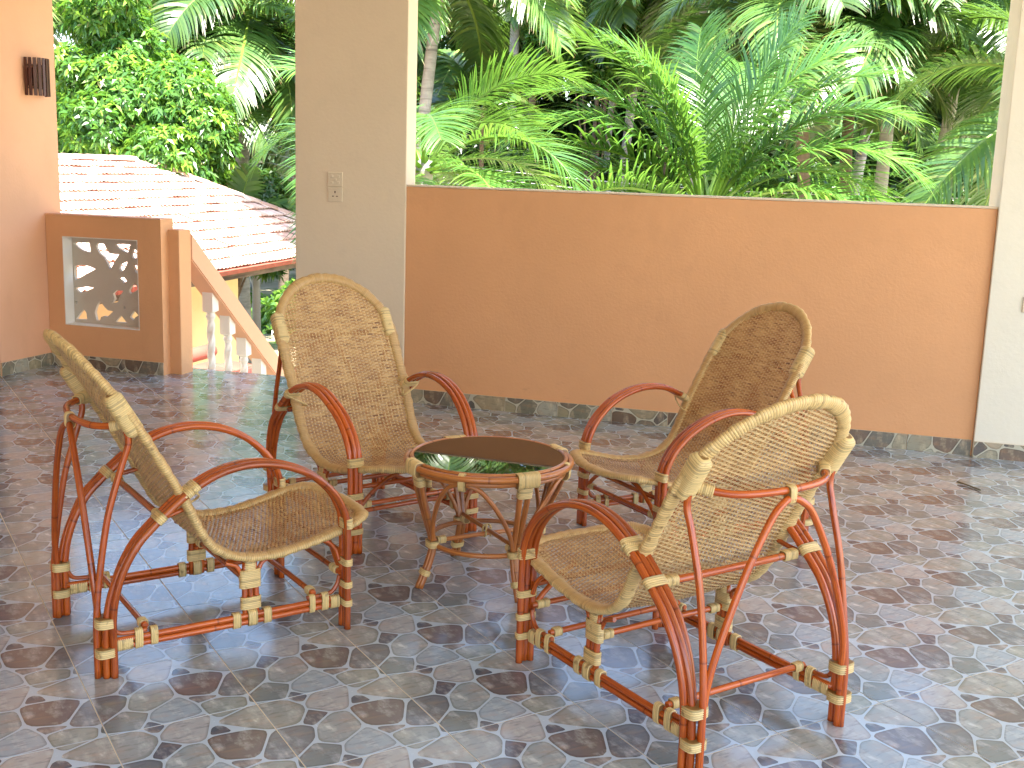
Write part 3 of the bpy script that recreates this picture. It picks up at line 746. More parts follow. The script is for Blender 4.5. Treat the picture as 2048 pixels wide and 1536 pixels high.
CR = .0098
def bbox_cane(name, pts, r=CR, mat='cane', sides=10, n=7):
    ph = random.random()*.25
    def rf(s, u):
        q = ((s+ph) % .43); return 1+.06*math.exp(-((q-.115)/.006)**2)
    return tube(name, pts, r, M[mat], sides, n, radf=rf)
def make_chair():
    root = empty('rattan_chair')
    wv = put('woven_seat', build_weave(), root); tag(wv, kind='stuff')
    put('wrapped_rim', build_rim(), root)
    ARC = [(.008, 0), (.008, .09), (.012, .175), (.028, .255), (.058, .33), (.10, .395), (.143, .439), (.187, .478), (.231, .513), (.276, .543), (.337, .571), (.398, .586), (.461, .589), (.532, .578), (.605, .551), (.664, .515), (.715, .467), (.745, .42), (.763, .37), (.768, .30), (.768, .17), (.768, 0)]
    for sx in (-1, 1):
        # three canes forming leg, armrest and leg in one sweep
        for k, dx in enumerate((-.0208, 0, .0208)):
            pts = []
            for (y, z) in ARC:
                # rear foot: bundled tighter and one behind the other
                t = min(1, max(0, (z-.1)/.3)) if y < .3 else 1
                if y < .3:
                    x = .272+dx*t+(1-t)*(-.006 if k == 0 else .012 if k == 2 else .003); yy = y+(1-t)*(.0 if k == 1 else (.014 if k == 0 else .020))*1.0
                    pts.append((sx*(x+.012*t), yy+(-.0 if k != 1 else .0), z+(.0)))
                else:
                    lift = .0035 if k == 1 else 0
                    f = 1 if y < .76 else 1
                    pts.append((sx*(.284+dx-.012*max(0, (y-.6)/.168)), y+lift*(1 if z < .45 else 0), z+lift))
            put('arm_cane', bbox_cane('arm_cane', pts, .0110), root)
        # post to the rim
        put('back_post', bbox_cane('back_post', [(sx*.262, -.014, 0), (sx*.262, -.012, .18), (sx*.258, .004, .32), (sx*.256, .032, .48), (sx*.256, .074, .62), (sx*.260, .094, .69), (sx*.260, .076, .755), (sx*.258, .050, .80)], .0098), root)
        # side rails: two canes stacked
        for dz in (0, .0195):
            put('side_rail', bbox_cane('side_rail', [(sx*.262, .022, .082+dz), (sx*.262, .25, .080+dz), (sx*.262, .5, .080+dz), (sx*.262, .750, .082+dz)], .0098), root)
        # corner braces
        put('corner_brace', bbox_cane('corner_brace', [(sx*.262, .018, .18), (sx*.262, .026, .155), (sx*.262, .045, .126), (sx*.262, .08, .119), (sx*.262, .13, .119)], .007, sides=8), root)
        put('corner_brace', bbox_cane('corner_brace', [(sx*.262, .752, .175), (sx*.262, .746, .150), (sx*.262, .728, .126), (sx*.262, .70, .119), (sx*.262, .64, .119)], .007, sides=8), root)
        # short seat post with Y brackets
        for dy in (-.0185, 0, .0185):
            put('seat_post', bbox_cane('seat_post', [(sx*.255, .455+dy, .070), (sx*.252, .455+dy, .17), (sx*.246, .455+dy*.8, .268)], .0090, n=4), root)
        for d in (-1, 1):
            put('bracket', bbox_cane('bracket', [(sx*.250, .455+d*.020, .185), (sx*.248, .455+d*.026, .225), (sx*.244, .455+d*.042, .258), (sx*.24, .455+d*.075, .272)], .0072, sides=8), root)
        put('bracket', bbox_cane('bracket', [(sx*.262, .752, .225), (sx*.256, .742, .262), (sx*.250, .715, .292), (sx*.245, .68, .298)], .0072, sides=8), root)
        # diagonal front brace under the seat
        put('front_brace', bbox_cane('front_brace', [(sx*.250, .765, .175), (sx*.20, .765, .225), (sx*.135, .768, .270), (sx*.085, .775, .292)], .0085, sides=8), root)
        # small stub from arch to rim
        put('arm_stub', bbox_cane('arm_stub', [(sx*.270, .165, .452), (sx*.262, .20, .455), (sx*.254, .235, .462), (sx*.25, .265, .470)], .0075, sides=8), root)
        X = (1, 0, 0)
        W = [('binding', (sx*.2705, .008, .170), (0, .02, 1), X, .030, .028, .030), ('binding', (sx*.2700, .006, .080), (0, 0, 1), X, .030, .027, .028),
             ('binding', (sx*.272, .770, .355), (0, -.05, 1), X, .033, .0145, .034), ('binding', (sx*.272, .770, .225), (0, 0, 1), X, .0325, .0145, .024),
             ('binding', (sx*.272, .770, .150), (0, 0, 1), X, .0325, .0145, .022), ('binding', (sx*.272, .770, .088), (0, 0, 1), X, .0325, .0145, .022),
             ('binding', (sx*.284, .262, .534), (0, .045, .032), X, .034, .0135, .045), ('binding', (sx*.285, .168, .462), (0, .045, .040), X, .034, .0135, .030),
             ('binding', (sx*.262, .060, .088), (0, 1, 0), (0, 0, 1), .0175, .0125, .055), ('binding', (sx*.262, .105, .098), (0, 1, 0), (0, 0, 1), .030, .0125, .024),
             ('binding', (sx*.262, .150, .098), (0, 1, 0), (0, 0, 1), .028, .0125, .022), ('binding', (sx*.262, .655, .098), (0, 1, 0), (0, 0, 1), .029, .0125, .020),
             ('binding', (sx*.262, .700, .098), (0, 1, 0), (0, 0, 1), .029, .0125, .024), ('binding', (sx*.262, .735, .090), (0, 1, 0), (0, 0, 1), .020, .0125, .032),
             ('binding', (sx*.260, .405, .090), (0, 1, 0), (0, 0, 1), .0245, .013, .026), ('binding', (sx*.260, .505, .090), (0, 1, 0), (0, 0, 1), .0245, .013, .026),
             ('binding', (sx*.258, .455, .092), (0, 1, 0), (0, 0, 1), .0255, .020, .030), ('binding', (sx*.2535, .455, .138), (0, 0, 1), (0, 1, 0), .0320, .0125, .040),
             ('binding', (sx*.249, .455, .215), (0, 0, 1), (0, 1, 0), .0330, .0130, .060), ('binding', (sx*.246, .455, .262), (0, 0, 1), (0, 1, 0), .0180, .0140, .040),
             ('binding', (sx*.259, .083, .768), (0, -.51, .86), (0, .86, .51), .0270, .0255, .140)]
        for nm, c, ax, la, hw, hd, ln in W: put(nm, flat_wrap(nm, c, ax, la, hw, hd, ln, None, .013 if ln > .1 else 0), root)
        # crossed lashing at the arm / rim meeting point
        put('cross_lashing', tube('cross_lashing', [(sx*.240, .240, .500), (sx*.262, .245, .534), (sx*.312, .258, .546), (sx*.320, .268, .530), (sx*.290, .285, .512), (sx*.240, .292, .488), (sx*.238, .270, .480), (sx*.262, .250, .505), (sx*.316, .240, .520)], .0035, M['binding'], 6, 4), root)
    # bowed bar behind the back and its inverted V brace
    put('back_bar', bbox_cane('back_bar', [(-.245, .108, .738), (-.208, .070, .727), (-.165, .030, .722), (-.10, .010, .72), (0, 0, .72), (.10, .010, .72), (.165, .030, .722), (.208, .070, .727), (.245, .108, .738)], .0105), root)
    put('back_brace', bbox_cane('back_brace', [(-.256, -.006, 0), (-.254, -.006, .17), (-.235, -.012, .30), (-.16, -.016, .50), (-.08, -.016, .645), (-.035, -.012, .688), (0, -.008, .699), (.035, -.012, .688), (.08, -.016, .645), (.16, -.016, .50), (.235, -.012, .30), (.254, -.006, .17), (.256, -.006, 0)], .0100), root)
    put('binding', flat_wrap('binding', (0, -.004, .710), (1, 0, 0), (0, 0, 1), .0235, .014, .022), root)
    for sx in (-1, 1): put('binding', flat_wrap('binding', (sx*.222, .084, .731), (sx*.037, .038, .011), (0, 0, 1), .0140, .0140, .060), root)
    # lower bar behind the back
    put('cross_bar', bbox_cane('cross_bar', [(-.270, .185, .450), (-.1, .188, .447), (.1, .188, .447), (.270, .185, .450)], .0110), root)
    for sx in (-1, 1): put('binding', flat_wrap('binding', (sx*.222, .186, .450), (1, 0, 0), (0, 0, 1), .0140, .0140, .050), root)
    # floor level cross rails
    for y, z, wr in ((.128, .128, .012), (.665, .128, .012)):
        put('cross_rail', bbox_cane('cross_rail', [(-.255, y, z), (0, y, z+.001), (.255, y, z)], .0095), root)
        for sx in (-1, 1): put('binding', flat_wrap('binding', (sx*.228, y, z), (1, 0, 0), (0, 0, 1), .0125, .0125, .030), root)
    put('cross_rail', bbox_cane('cross_rail', [(-.25, .455, .195), (0, .456, .196), (.25, .455, .195)], .0095), root)
    for sx in (-1, 1): put('binding', flat_wrap('binding', (sx*.205, .455, .195), (1, 0, 0), (0, 0, 1), .0125, .0125, .036), root)
    for z in (.185, .255):
        put('front_rail', bbox_cane('front_rail', [(-.26, .757, z), (0, .758, z), (.26, .757, z)], .0090), root)
    for sx in (-1, 1): put('binding', flat_wrap('binding', (sx*.220, .758, .185), (1, 0, 0), (0, 0, 1), .0120, .0120, .045), root)
    return root
chair = make_chair()
GRP = 'rattan armchairs set round the glass table'
CH = [((-2.206, 2.811), 50.9, 'rattan armchair at the left seen from its side, facing right across the table'),
      ((-.12, 2.906), 140.0, 'nearest rattan armchair at the right, seen from behind with its back to the camera'),
      ((-2.235, 4.575), -36.5, 'rattan armchair left of the table in front of the cream pillar, facing the camera'),
      ((-.315, 4.975), -134.0, 'rattan armchair right of the table in front of the orange parapet, facing left')]
for i, ((x, y), a, lab) in enumerate(CH):
    o = chair if i == 0 else copy_tree(chair)
    o.location = (x, y, .0008); o.rotation_euler = (0, 0, R(a-90)); o.scale = (1, 1, (1.005, .985, 1.03, .985)[i]); tag(o, lab, 'chair', GRP)

# ------------------------------------------------------------------ round glass table
def make_table(cx, cy, rz):
    t = empty('glass_table', (cx, cy, .0008), rz); tag(t, 'round cane table with a dark glass top in the middle of the chairs', 'table')
    def ring(nm, r, z, rad, mat='table_cane', n=28): return tube(nm, [(r*math.cos(2*math.pi*k/n), r*math.sin(2*math.pi*k/n), z) for k in range(n)], rad, M[mat], 8, 2, closed=True)
    put('rim_cane', ring('rim_cane', .298, .452, .0120), t); put('rim_cane', ring('rim_cane', .280, .464, .0075), t); put('rim_cane', ring('rim_cane', .285, .432, .0095), t)
    V = [(0, 0, 0)]; F = []; n = 64
    V = [(r*math.cos(2*math.pi*k/n), r*math.sin(2*math.pi*k/n), z) for r, z in ((.268, .459), (.272, .462), (.272, .465), (.270, .467)) for k in range(n)]
    F = [tuple(range(3*n, 4*n)), tuple(range(n))[::-1]]+[(i*n+k, i*n+(k+1) % n, (i+1)*n+(k+1) % n, (i+1)*n+k) for i in range(3) for k in range(n)]
    put('glass_top', mesh('glass_top', V, F, M['glass'], False), t, (0, 0, .0), (R(1.0)*.94, R(1.0)*.28, 0))
    def pol(r, a, z): return (r*math.cos(a), r*math.sin(a), z)
    for q in range(4):
        a = math.pi/4+q*math.pi/2
        for d in (-1, 1):
            s = d*.034
            put('leg_cane', bbox_cane('leg_cane', [pol(.282, a+s*1.9, .44), pol(.262, a+s*1.6, .34), pol(.236, a+s*1.2, .24), pol(.217, a+s*1.1, .165), pol(.228, a+s*1.05, .10), pol(.268, a+s, 0)], .0105, 'table_cane'), t)
        # arch to the next leg
        b_ = a+math.pi/2; mid = (a+b_)/2
        A = [pol(.276, a+.005, 0), pol(.236, a+.008, .10), pol(.222, a+.03, .165), pol(.238, a+.16, .25), pol(.262, a+.38, .345), pol(.276, mid-.22, .405), pol(.282, mid-.07, .425)]
        B = [(p[0], p[1], p[2]) for p in A]
        rot = []
        for p in reversed(A):
            ang = math.atan2(p[1], p[0]); rr = math.hypot(p[0], p[1]); rot.append(pol(rr, 2*mid-ang, p[2]))
        put('arch_cane', bbox_cane('arch_cane', A+rot, .0088, 'table_cane', 8), t)
        put('binding', flat_wrap('binding', pol(.286, mid, .437), (-math.sin(mid), math.cos(mid), 0), (0, 0, 1), .0310, .0190, .026), t)
        put('binding', flat_wrap('binding', pol(.276, a, .405), (math.cos(a)*.2, math.sin(a)*.2, 1), (-math.sin(a), math.cos(a), 0), .0270, .0150, .052), t)
        put('binding', flat_wrap('binding', pol(.290, a, .446), (-math.sin(a), math.cos(a), 0), (0, 0, 1), .0270, .0200, .085), t)
        put('binding', flat_wrap('binding', pol(.220, a, .160), (0, 0, 1), (-math.sin(a), math.cos(a), 0), .0280, .0190, .026), t)
        put('binding', flat_wrap('binding', pol(.247, a, .055), (math.cos(a)*.4, math.sin(a)*.4, -1), (-math.sin(a), math.cos(a), 0), .0240, .0150, .022), t)
        put('binding', flat_wrap('binding', pol(.185, a, .170), (math.cos(a), math.sin(a), 0), (0, 0, 1), .0125, .0125, .034), t)
    put('stretcher_ring', ring('stretcher_ring', .208, .153, .0095), t)
    for q in range(2):
        a = math.pi/4+q*math.pi/2
        put('stretcher', bbox_cane('stretcher', [pol(-.205, a, .168+q*.016), pol(0, a, .170+q*.016), pol(.205, a, .168+q*.016)], .0085, 'table_cane', 8, 4), t)
    put('cross_lashing', tube('cross_lashing', [(.014, .002, .16), (.014, 0, .195), (0, .014, .2), (-.014, 0, .195), (-.014, 0, .16), (0, -.014, .165), (.002, -.014, .196), (0, .0, .2)], .004, M['binding'], 6, 3), t)
    return t
make_table(-1.225, 3.845, R(0))

# ------------------------------------------------------------------ neighbouring house with clay tile hip roof
hs_ = empty('neighbour_house', (0, 0, 0)); tag(hs_, 'neighbouring house with sunlit pale clay tile hip roof behind the staircase', 'house')
ea = R(94.0); dv = Vector((math.cos(ea), math.sin(ea), 0)); lv = Vector((-math.sin(ea), math.cos(ea), 0))
E0 = Vector((-8.329, 13.808, 0.0)); RS = R(26); CRS = .2485; NC = 13; TW = .215
upl = (lv*math.cos(RS)+Vector((0, 0, math.sin(RS)))).normalized(); nrm = dv.cross(upl)
if nrm.z < 0: nrm = -nrm
A0, A1 = -5.6, 5.92                                    # along the eave; far end is the hip corner
def roof_pt(a, u, n=0): return E0+dv*a+upl*u+nrm*n
def tile_geo(waves=2, w=TW, l=CRS+.05):
    V = []; F = []; nx = waves*6
    for (yy, zz) in ((l, -.006), (0, .044), (0, .034), (l*.6, .012)):
        for i in range(nx+1):
            V.append((w*i/nx, yy, zz+.013*math.cos(2*math.pi*waves*i/nx)))
    for j in range(3):
        for i in range(nx): a = j*(nx+1)+i; F.append((a, a+nx+1, a+nx+2, a+1))
    return V, F
tv_, tf_ = tile_geo(); tme = mesh('roof_tile', tv_, tf_, M['roof_tile'], True); 
cells = []
for c in range(NC):
    u = c*CRS-.02
    amax = A1-(u+CRS*.5)*math.cos(RS)
    a = A0
    while a+TW <= amax+.05: cells.append((abs(a-2), a, u)); a += TW*1.0
cells.sort()
RM = Matrix(((dv.x, upl.x, nrm.x), (dv.y, upl.y, nrm.y), (dv.z, upl.z, nrm.z)))
rV = []; rF = []
rnd = random.Random(4)
main_roof = put('roof', join_meshes('roof', [([tuple(roof_pt(A0, 0, -.05)), tuple(roof_pt(A1, 0, -.05)), tuple(roof_pt(A1-2.905, 2.905/math.cos(RS), -.05)), tuple(roof_pt(A0, 2.905/math.cos(RS), -.05))], [(0, 1, 2, 3)]),
    ([tuple(roof_pt(A1, 0, -.05)), tuple(roof_pt(A1, 0, -.05)+lv*5.81), tuple(roof_pt(A1-2.905, 2.905/math.cos(RS), -.05))], [(0, 1, 2)]),
    ([tuple(roof_pt(A0, 0, -.05)+lv*5.81), tuple(roof_pt(A1, 0, -.05)+lv*5.81), tuple(roof_pt(A1-2.905, 2.905/math.cos(RS), -.05)), tuple(roof_pt(A0, 2.905/math.cos(RS), -.05))], [(0, 1, 2, 3)])], M['roof_tile']), hs_)
for k, (_, a, u) in enumerate(cells):
    jz = rnd.uniform(0, .012)*(1 if rnd.random() < .8 else 2); rot = rnd.uniform(-.006, .006); p = roof_pt(a, u+rnd.uniform(-.006, .006), jz)
    mtx = Matrix.Translation(p) @ RM.to_4x4() @ Matrix.Rotation(rot, 4, 'Z')
    if k < 300:
        o = put('roof_tile', tme, main_roof); o.matrix_local = mtx
    else:
        b0 = len(rV); rV += [tuple(mtx @ Vector(v)) for v in tv_]; rF += [tuple(i+b0 for i in f) for f in tf_]
tag(put('roof_tiles', mesh('roof_tiles', rV, rF, M['roof_tile'], True), main_roof), kind='stuff')
def cap_tile():
    V = []; F = []; n = 8; L_ = .36
    for j, (x, r) in enumerate(((0, .088), (0, .10), (L_, .085))):
        for k in range(n+1):
            a = math.pi*k/n; V.append((x, -r*math.cos(a), r*.75*math.sin(a)))
    for j in range(2):
        for k in range(n): a = j*(n+1)+k; F.append((a, a+1, a+n+2, a+n+1))
    return mesh('ridge_tile', V, F, M['roof_tile'], True)
cme = cap_tile()
def caps(P0, P1, step=.32):
    d = (P1-P0); L_ = d.length; d.normalize(); side = Vector((0, 0, 1)).cross(d).normalized(); u_ = d.cross(side)
    for i in range(int(L_/step)):
        p = P0+d*(step*i)+Vector((0, 0, .015))
        o = put('ridge_tile', cme, main_roof); o.matrix_local = Matrix(((d.x, side.x, u_.x, p.x), (d.y, side.y, u_.y, p.y), (d.z, side.z, u_.z, p.z), (0, 0, 0, 1)))
RT = roof_pt(A1-2.905, 2.905/math.cos(RS))
caps(roof_pt(A1, 0), RT); caps(roof_pt(A0, 2.905/math.cos(RS)), RT)
# eave board with its red edge tiles, walls, column
def beam(name, p, q, w, h, mat):
    p = Vector(p); q = Vector(q); d = (q-p); L_ = d.length; d.normalize(); s = Vector((0, 0, 1)).cross(d).normalized(); u_ = d.cross(s)
    V = [tuple(c+s*sx*w/2+u_*sz*h/2) for c in (p, q) for sx in (-1, 1) for sz in (-1, 1)]
    F = [(0, 1, 3, 2), (4, 6, 7, 5), (0, 4, 5, 1), (2, 3, 7, 6), (0, 2, 6, 4), (1, 5, 7, 3)]
    return mesh(name, V, F, mat)
put('fascia', beam('fascia', roof_pt(A0, .02, -.12), roof_pt(A1, .02, -.12), .03, .14, M['trunk_brown']), hs_)
et = box_mesh('eave_tile', .006, .30, -.035, .02, -.075, .006, M['red_clay'], .005)
for i in range(38):
    p = roof_pt(A0+.305*i, -.01, .0); o = put('eave_tile', et, main_roof); o.matrix_local = Matrix.Translation(p) @ RM.to_4x4()
wx = E0+lv*.75
def wallbox(name, a0, a1, off0, off1, z0, z1, mat, parent):
    P = [E0+dv*a+lv*o for a, o in ((a0, off0), (a1, off0), (a1, off1), (a0, off1))]
    V = [(p.x, p.y, z) for z in (z0, z1) for p in P]
    F = [(3, 2, 1, 0), (4, 5, 6, 7), (0, 1, 5, 4), (1, 2, 6, 5), (2, 3, 7, 6), (3, 0, 4, 7)]
    return put(name, mesh(name, V, F, mat), parent)
wallbox('wall', A0+.4, 2.05, .75, 5.0, -2.95, .25, M['far_yellow'], hs_)
wallbox('plinth', A0+.35, 2.1, .70, .75, -2.95, -2.4, M['red_clay'], hs_)
wallbox('porch_column', 4.6, 4.86, .45, .71, -2.95, .12, M['porch_orange'], hs_)
wallbox('porch_column', 1.9, 2.16, 4.9, 5.16, -2.95, .12, M['porch_orange'], hs_)
# dark red arrow shaped wall lamp under the eave
wl_ = empty('eave_lamp', tuple(E0+dv*-3.35+lv*.75+Vector((0, 0, -.22)))); tag(wl_, 'dark red triangular lamp on a bent arm, on the yellow house wall', 'wall lamp')
put('lamp_arm', tube('lamp_arm', [(0, 0, .12), (.14, 0, .10), (.22, 0, 0)], .018, M['red_clay'], 8, 5), wl_)
V = [(.22, 0, .02)]+[(.22+.11*math.cos(a), .11*math.sin(a), -.24) for a in np.linspace(0, 2*math.pi, 13)[:-1]]
put('lamp_shade', mesh('lamp_shade', V, [(0, 1+k, 1+(k+1) % 12) for k in range(12)]+[tuple(range(12, 0, -1))], M['red_clay']), wl_)
# low red clay ledge roof beside the stairs
led = empty('red_lean_to', (-7.35, 11.2, -1.15)); tag(led, 'low dark red clay lean-to roof seen between the white balusters', 'lean-to')
put('ledge', box_mesh('ledge', -.9, 1.3, -.9, 2.3, -.5, -.12, M['red_clay'], .02), led)
ltile = box_mesh('clay_slab', -.17, .17, -.24, .24, -.035, .035, M['red_clay'], .022, 3)
for i in range(6):
    for j in range(6):
        put('clay_slab', ltile, led, (-.7+.36*i, -.66+.5*j, -.06+.035*(i % 2)+rnd.uniform(-.01, .01)), (rnd.uniform(-.04, .04), .10, rnd.uniform(-.03, .03)))
put('ridge', tube('ridge', [(-.95, -.9, .09), (-.95, 2.3, .09)], .10, M['red_clay'], 10, 4), led)

# ------------------------------------------------------------------ foliage builders
def frond_mesh(name, L=1.0, e0=60, droop=80, pairs=62, seed=0, mat='palm', width=.036, leaflen=.26, hang=.5):
    """pinnate leaf in XZ plane: e0 launch angle (deg), droop total bend"""
    r_ = random.Random(seed); n = 26; p = Vector((0, 0, 0)); pts = [p.copy()]; ang = []
    for i in range(n):
        t = i/n; a = R(e0-droop*(t**1.35)); p = p+Vector((math.cos(a), 0, math.sin(a)))*(L/n); pts.append(p.copy()); ang.append(a)
    ang.append(ang[-1]); side_twist = r_.uniform(-.5, .5)
    V = []; F = []; C = []
    # rachis as a tapered 4-sided strip
    for i, q in enumerate(pts):
        t = i/n; rr = L*(.0135*(1-t)+.002); a = ang[i]; up_ = Vector((-math.sin(a), 0, math.cos(a)))
        for (s, u_) in ((-1, 0), (0, -.8), (1, 0), (0, .6)):
            V.append(tuple(q+Vector((0, s*rr*(1.5 if t < .06 else 1), 0))+up_*(u_*rr))); C.append((.9, .9, 0))
    for i in range(n):
        for k in range(4): k2 = (k+1) % 4; F.append((i*4+k, i*4+k2, (i+1)*4+k2, (i+1)*4+k))
    for j in range(pairs):
        t = .14+.85*(j+.5)/pairs; x = t*n; i = min(int(x), n-1); fpos = pts[i].lerp(pts[i+1], x-i); a = ang[i]
        T = Vector((math.cos(a), 0, math.sin(a))); U = Vector((-math.sin(a), 0, math.cos(a)))
        prof = min(1, .45+1.9*(t-.14))*(1-max(0, t-.55)**1.4*1.9)
        LL = L*leaflen*max(.18, prof)*r_.uniform(.86, 1.08)
        for s in (-1, 1):
            fw_ = r_.uniform(.30, .52)+.75*t*t; up0 = r_.uniform(-.05, .34)
            d = (T*fw_+Vector((0, s, 0))+U*up0+Vector((0, 0, .06))).normalized()
            wv_ = (T - d*T.dot(d)).normalized(); w = L*width*.5*r_.uniform(.8, 1.1)*(.6+.4*max(.3, prof))
            q = fpos.copy(); base = len(V); dd = r_.random() < .04; tint = r_.uniform(0, .35)+(.5 if r_.random() < .06 else 0)
            hg = hang*r_.uniform(.7, 1.4); st_ = 4
            for k in range(st_+1):
                u_ = k/st_; ww = w*(.55 if k == 0 else (1.0, .95, .62, .06)[k-1])
                V.append(tuple(q-wv_*ww)); V.append(tuple(q+wv_*ww)); C += [(tint+.25*u_*r_.random(), 0, (1.0 if k == st_ and r_.random() < .5 else .62 if dd else .0))]*2
                d2 = (d+Vector((0, 0, -1))*(hg*(u_**1.2)*1.6)).normalized(); q = q+d2*(LL/st_)
            for k in range(st_): b0 = base+2*k; F.append((b0, b0+1, b0+3, b0+2))
    return mesh(name, V, F, M[mat], False, None, np.array(C))
FR = {}
def frond_lib(mat, key, leaflen=.26, width=.016, pairs=84, hang=.5):
    lib = []
    for k, (e0, dr) in enumerate([(86, 30), (78, 62), (66, 88), (54, 100), (40, 104), (24, 92), (6, 78), (-18, 56), (72, 75), (48, 95)]):
        lib.append((e0, frond_mesh('frond', 1, e0, dr, pairs, 10*k+len(mat), mat, width, leaflen, hang)))
    FR[key] = lib
frond_lib('palm', 'palm', .29, .015, 90, .62); frond_lib('palm_bright', 'bright', .37, .0125, 82, .36); frond_lib('palm', 'areca', .34, .075, 26, .3)
def palm(name, lab, base, crown, L, nf, lib='palm', tr=.12, tmat='trunk_grey', seed=0, emin=-30, emax=85, group='coconut palms beyond the verandah', curve=.3, cat='palm tree', spec=None):
    r_ = random.Random(seed); root = empty(name, base); tag(root, lab, cat, group)
    if spec: nf = len(spec)
    b = Vector((0, 0, 0)); c = Vector(crown)-Vector(base); mid = c*.5+Vector((r_.uniform(-1, 1)*curve, r_.uniform(-1, 1)*curve, 0))
    def rf(s, u): return (1.35-.6*min(1, u*6)*.5-.35*u)*(1+.03*math.sin(s*26))
    if tr: put('trunk', tube('trunk', [b, c*.25+(mid-c*.5)*.7, mid, c*.8+(mid-c*.5)*.5, c], tr, M[tmat], 10, 14, radf=rf), root)
    ga = r_.uniform(0, 6.28)
    for i in range(nf):
        t = (i+.5)/nf; el = emax+(emin-emax)*(t**.9)+r_.uniform(-7, 7); az = (ga+i*2.39996+r_.uniform(-.25, .25))
        if spec: el, az, sp_l = spec[i][0], R(spec[i][1]), spec[i][2]
        e0, me = min(FR[lib], key=lambda q: abs(q[0]-el)+r_.uniform(0, 6))
        sc_ = L*r_.uniform(.85, 1.1)*(.8 if el > 75 else 1)
        if spec: sc_ = sp_l
        o = put('frond', me, root, tuple(c+Vector((math.cos(az)*.07, math.sin(az)*.07, -.15*t))), (0, 0, 0), (sc_, sc_, sc_))
        o.rotation_euler = (r_.uniform(-.35, .35), R(e0-el)*.8, az)
    return root
G0 = -2.95
palm('young_coconut_palm', 'bright green young coconut palm close behind the middle of the orange parapet', (-1.95, 14.5, G0), (-1.86, 14.4, 1.12), 3.0, 24, 'bright', .15, 'trunk_brown', 5, 6, 90,
     spec=[(88, 60, 2.5), (84, 20, 2.5), (82, 200, 2.5), (80, 110, 2.6), (78, 12, 2.7), (76, 205, 2.7), (74, 150, 2.7), (70, 5, 2.8), (68, 190, 2.8),
           (62, 18, 2.9), (60, 200, 2.9), (50, -2, 2.8), (46, 210, 2.8), (42, 22, 2.7), (38, 190, 2.8), (32, -18, 2.6), (30, 224, 2.6), (24, 12, 2.4), (22, 198, 2.5), ])
palm('coconut_palm', 'yellow green coconut palm with arching fronds just right of the wide cream pillar', (-4.6, 11.6, G0), (-4.48, 11.5, 1.55), 1.8, 17, 'bright', .14, 'trunk_grey', 12, -10, 72)
palm('coconut_palm', 'large dark coconut palm with drooping fronds, right of centre above the parapet', (.50, 20.2, G0), (.30, 20.0, 3.6), 3.1, 26, 'palm', .13, 'trunk_grey', 3, -12, 80)
palm('coconut_palm', 'coconut palm crown hanging above the young palm, top right of the opening', (-.15, 19.0, G0), (-1.2, 19.2, 3.9), 3.0, 26, 'palm', .12, 'trunk_brown', 8, -30, 80)
palm('coconut_palm', 'leaning grey coconut palm near the right column', (1.15, 21.2, G0), (1.50, 21.0, 4.6), 3.2, 26, 'palm', .12, 'trunk_grey', 14, -30, 80)
palm('coconut_palm', 'dark coconut palm whose low fronds cross in front of the right column edge', (2.9, 17.5, G0), (2.5, 17.0, 2.8), 2.6, 16, 'palm', .13, 'trunk_grey', 21, -35, 75)
palm('coconut_palm', 'brown trunk coconut palm standing beside the leaning pair at the right', (.22, 20.6, G0), (-.35, 22.5, 6.2), 3.4, 24, 'palm', .12, 'trunk_brown', 31, -30, 80)
palm('coconut_palm', 'tall pale trunk coconut palm right of the wide pillar', (-8.0, 26.6, G0), (-8.15, 26.8, 7.6), 3.4, 24, 'palm', .14, 'trunk_grey', 41, -30, 80)
palm('coconut_palm', 'thin brown trunk coconut palm next to the tall pale trunk', (-8.3, 29.2, G0), (-8.1, 29, 6.8), 3.3, 24, 'palm', .11, 'trunk_brown', 43, -30, 80)
palm('coconut_palm', 'far coconut palm with thin trunk left of the young palm', (-6.9, 31.4, G0), (-6.6, 31.3, 6.6), 3.3, 22, 'palm', .10, 'trunk_grey', 47, -30, 80)
palm('coconut_palm', 'grey trunk coconut palm above the left fronds of the young palm', (-5.5, 27.6, G0), (-5.1, 27.4, 6.4), 3.4, 26, 'palm', .13, 'trunk_grey', 49, -30, 80)
palm('coconut_palm', 'dark thin trunk coconut palm behind the tip of the young palm', (-5.1, 29.8, G0), (-5.0, 29.6, 6.0), 3.2, 24, 'palm', .09, 'trunk_brown', 53, -30, 80)
palm('coconut_palm', 'coconut palm with hanging crown at the top left of the big opening', (-7.4, 18.9, G0), (-7.0, 18.7, 4.9), 3.1, 26, 'palm', .13, 'trunk_grey', 57, -30, 80)
palm('coconut_palm', 'coconut palm crown high above the middle of the opening', (-3.4, 24.0, G0), (-3.4, 24, 6.0), 3.3, 26, 'palm', .12, 'trunk_grey', 61, -30, 80)
palm('coconut_palm', 'coconut palm high behind the right palms, near the top edge', (-.4, 25.8, G0), (.6, 25.5, 6.6), 3.4, 26, 'palm', .13, 'trunk_grey', 67, -30, 80)
palm('coconut_palm', 'dark coconut palm behind the broad tree at the left', (-14.2, 22.6, G0), (-13.9, 22.2, 2.9), 3.7, 24, 'palm', .15, 'trunk_brown', 71, 0, 86)
palm('coconut_palm', 'grey trunk coconut palm left of the wide pillar, behind the utility pole', (-12.9, 22.4, G0), (-12.7, 22.3, 4.6), 3.4, 28, 'palm', .16, 'trunk_grey', 73, -55, 80)
palm('coconut_palm', 'coconut palm partly hidden at the left edge above the tiled roof', (-17.4, 19.0, G0), (-16.6, 19.0, 4.9), 3.4, 24, 'palm', .14, 'trunk_grey', 79, -30, 80)
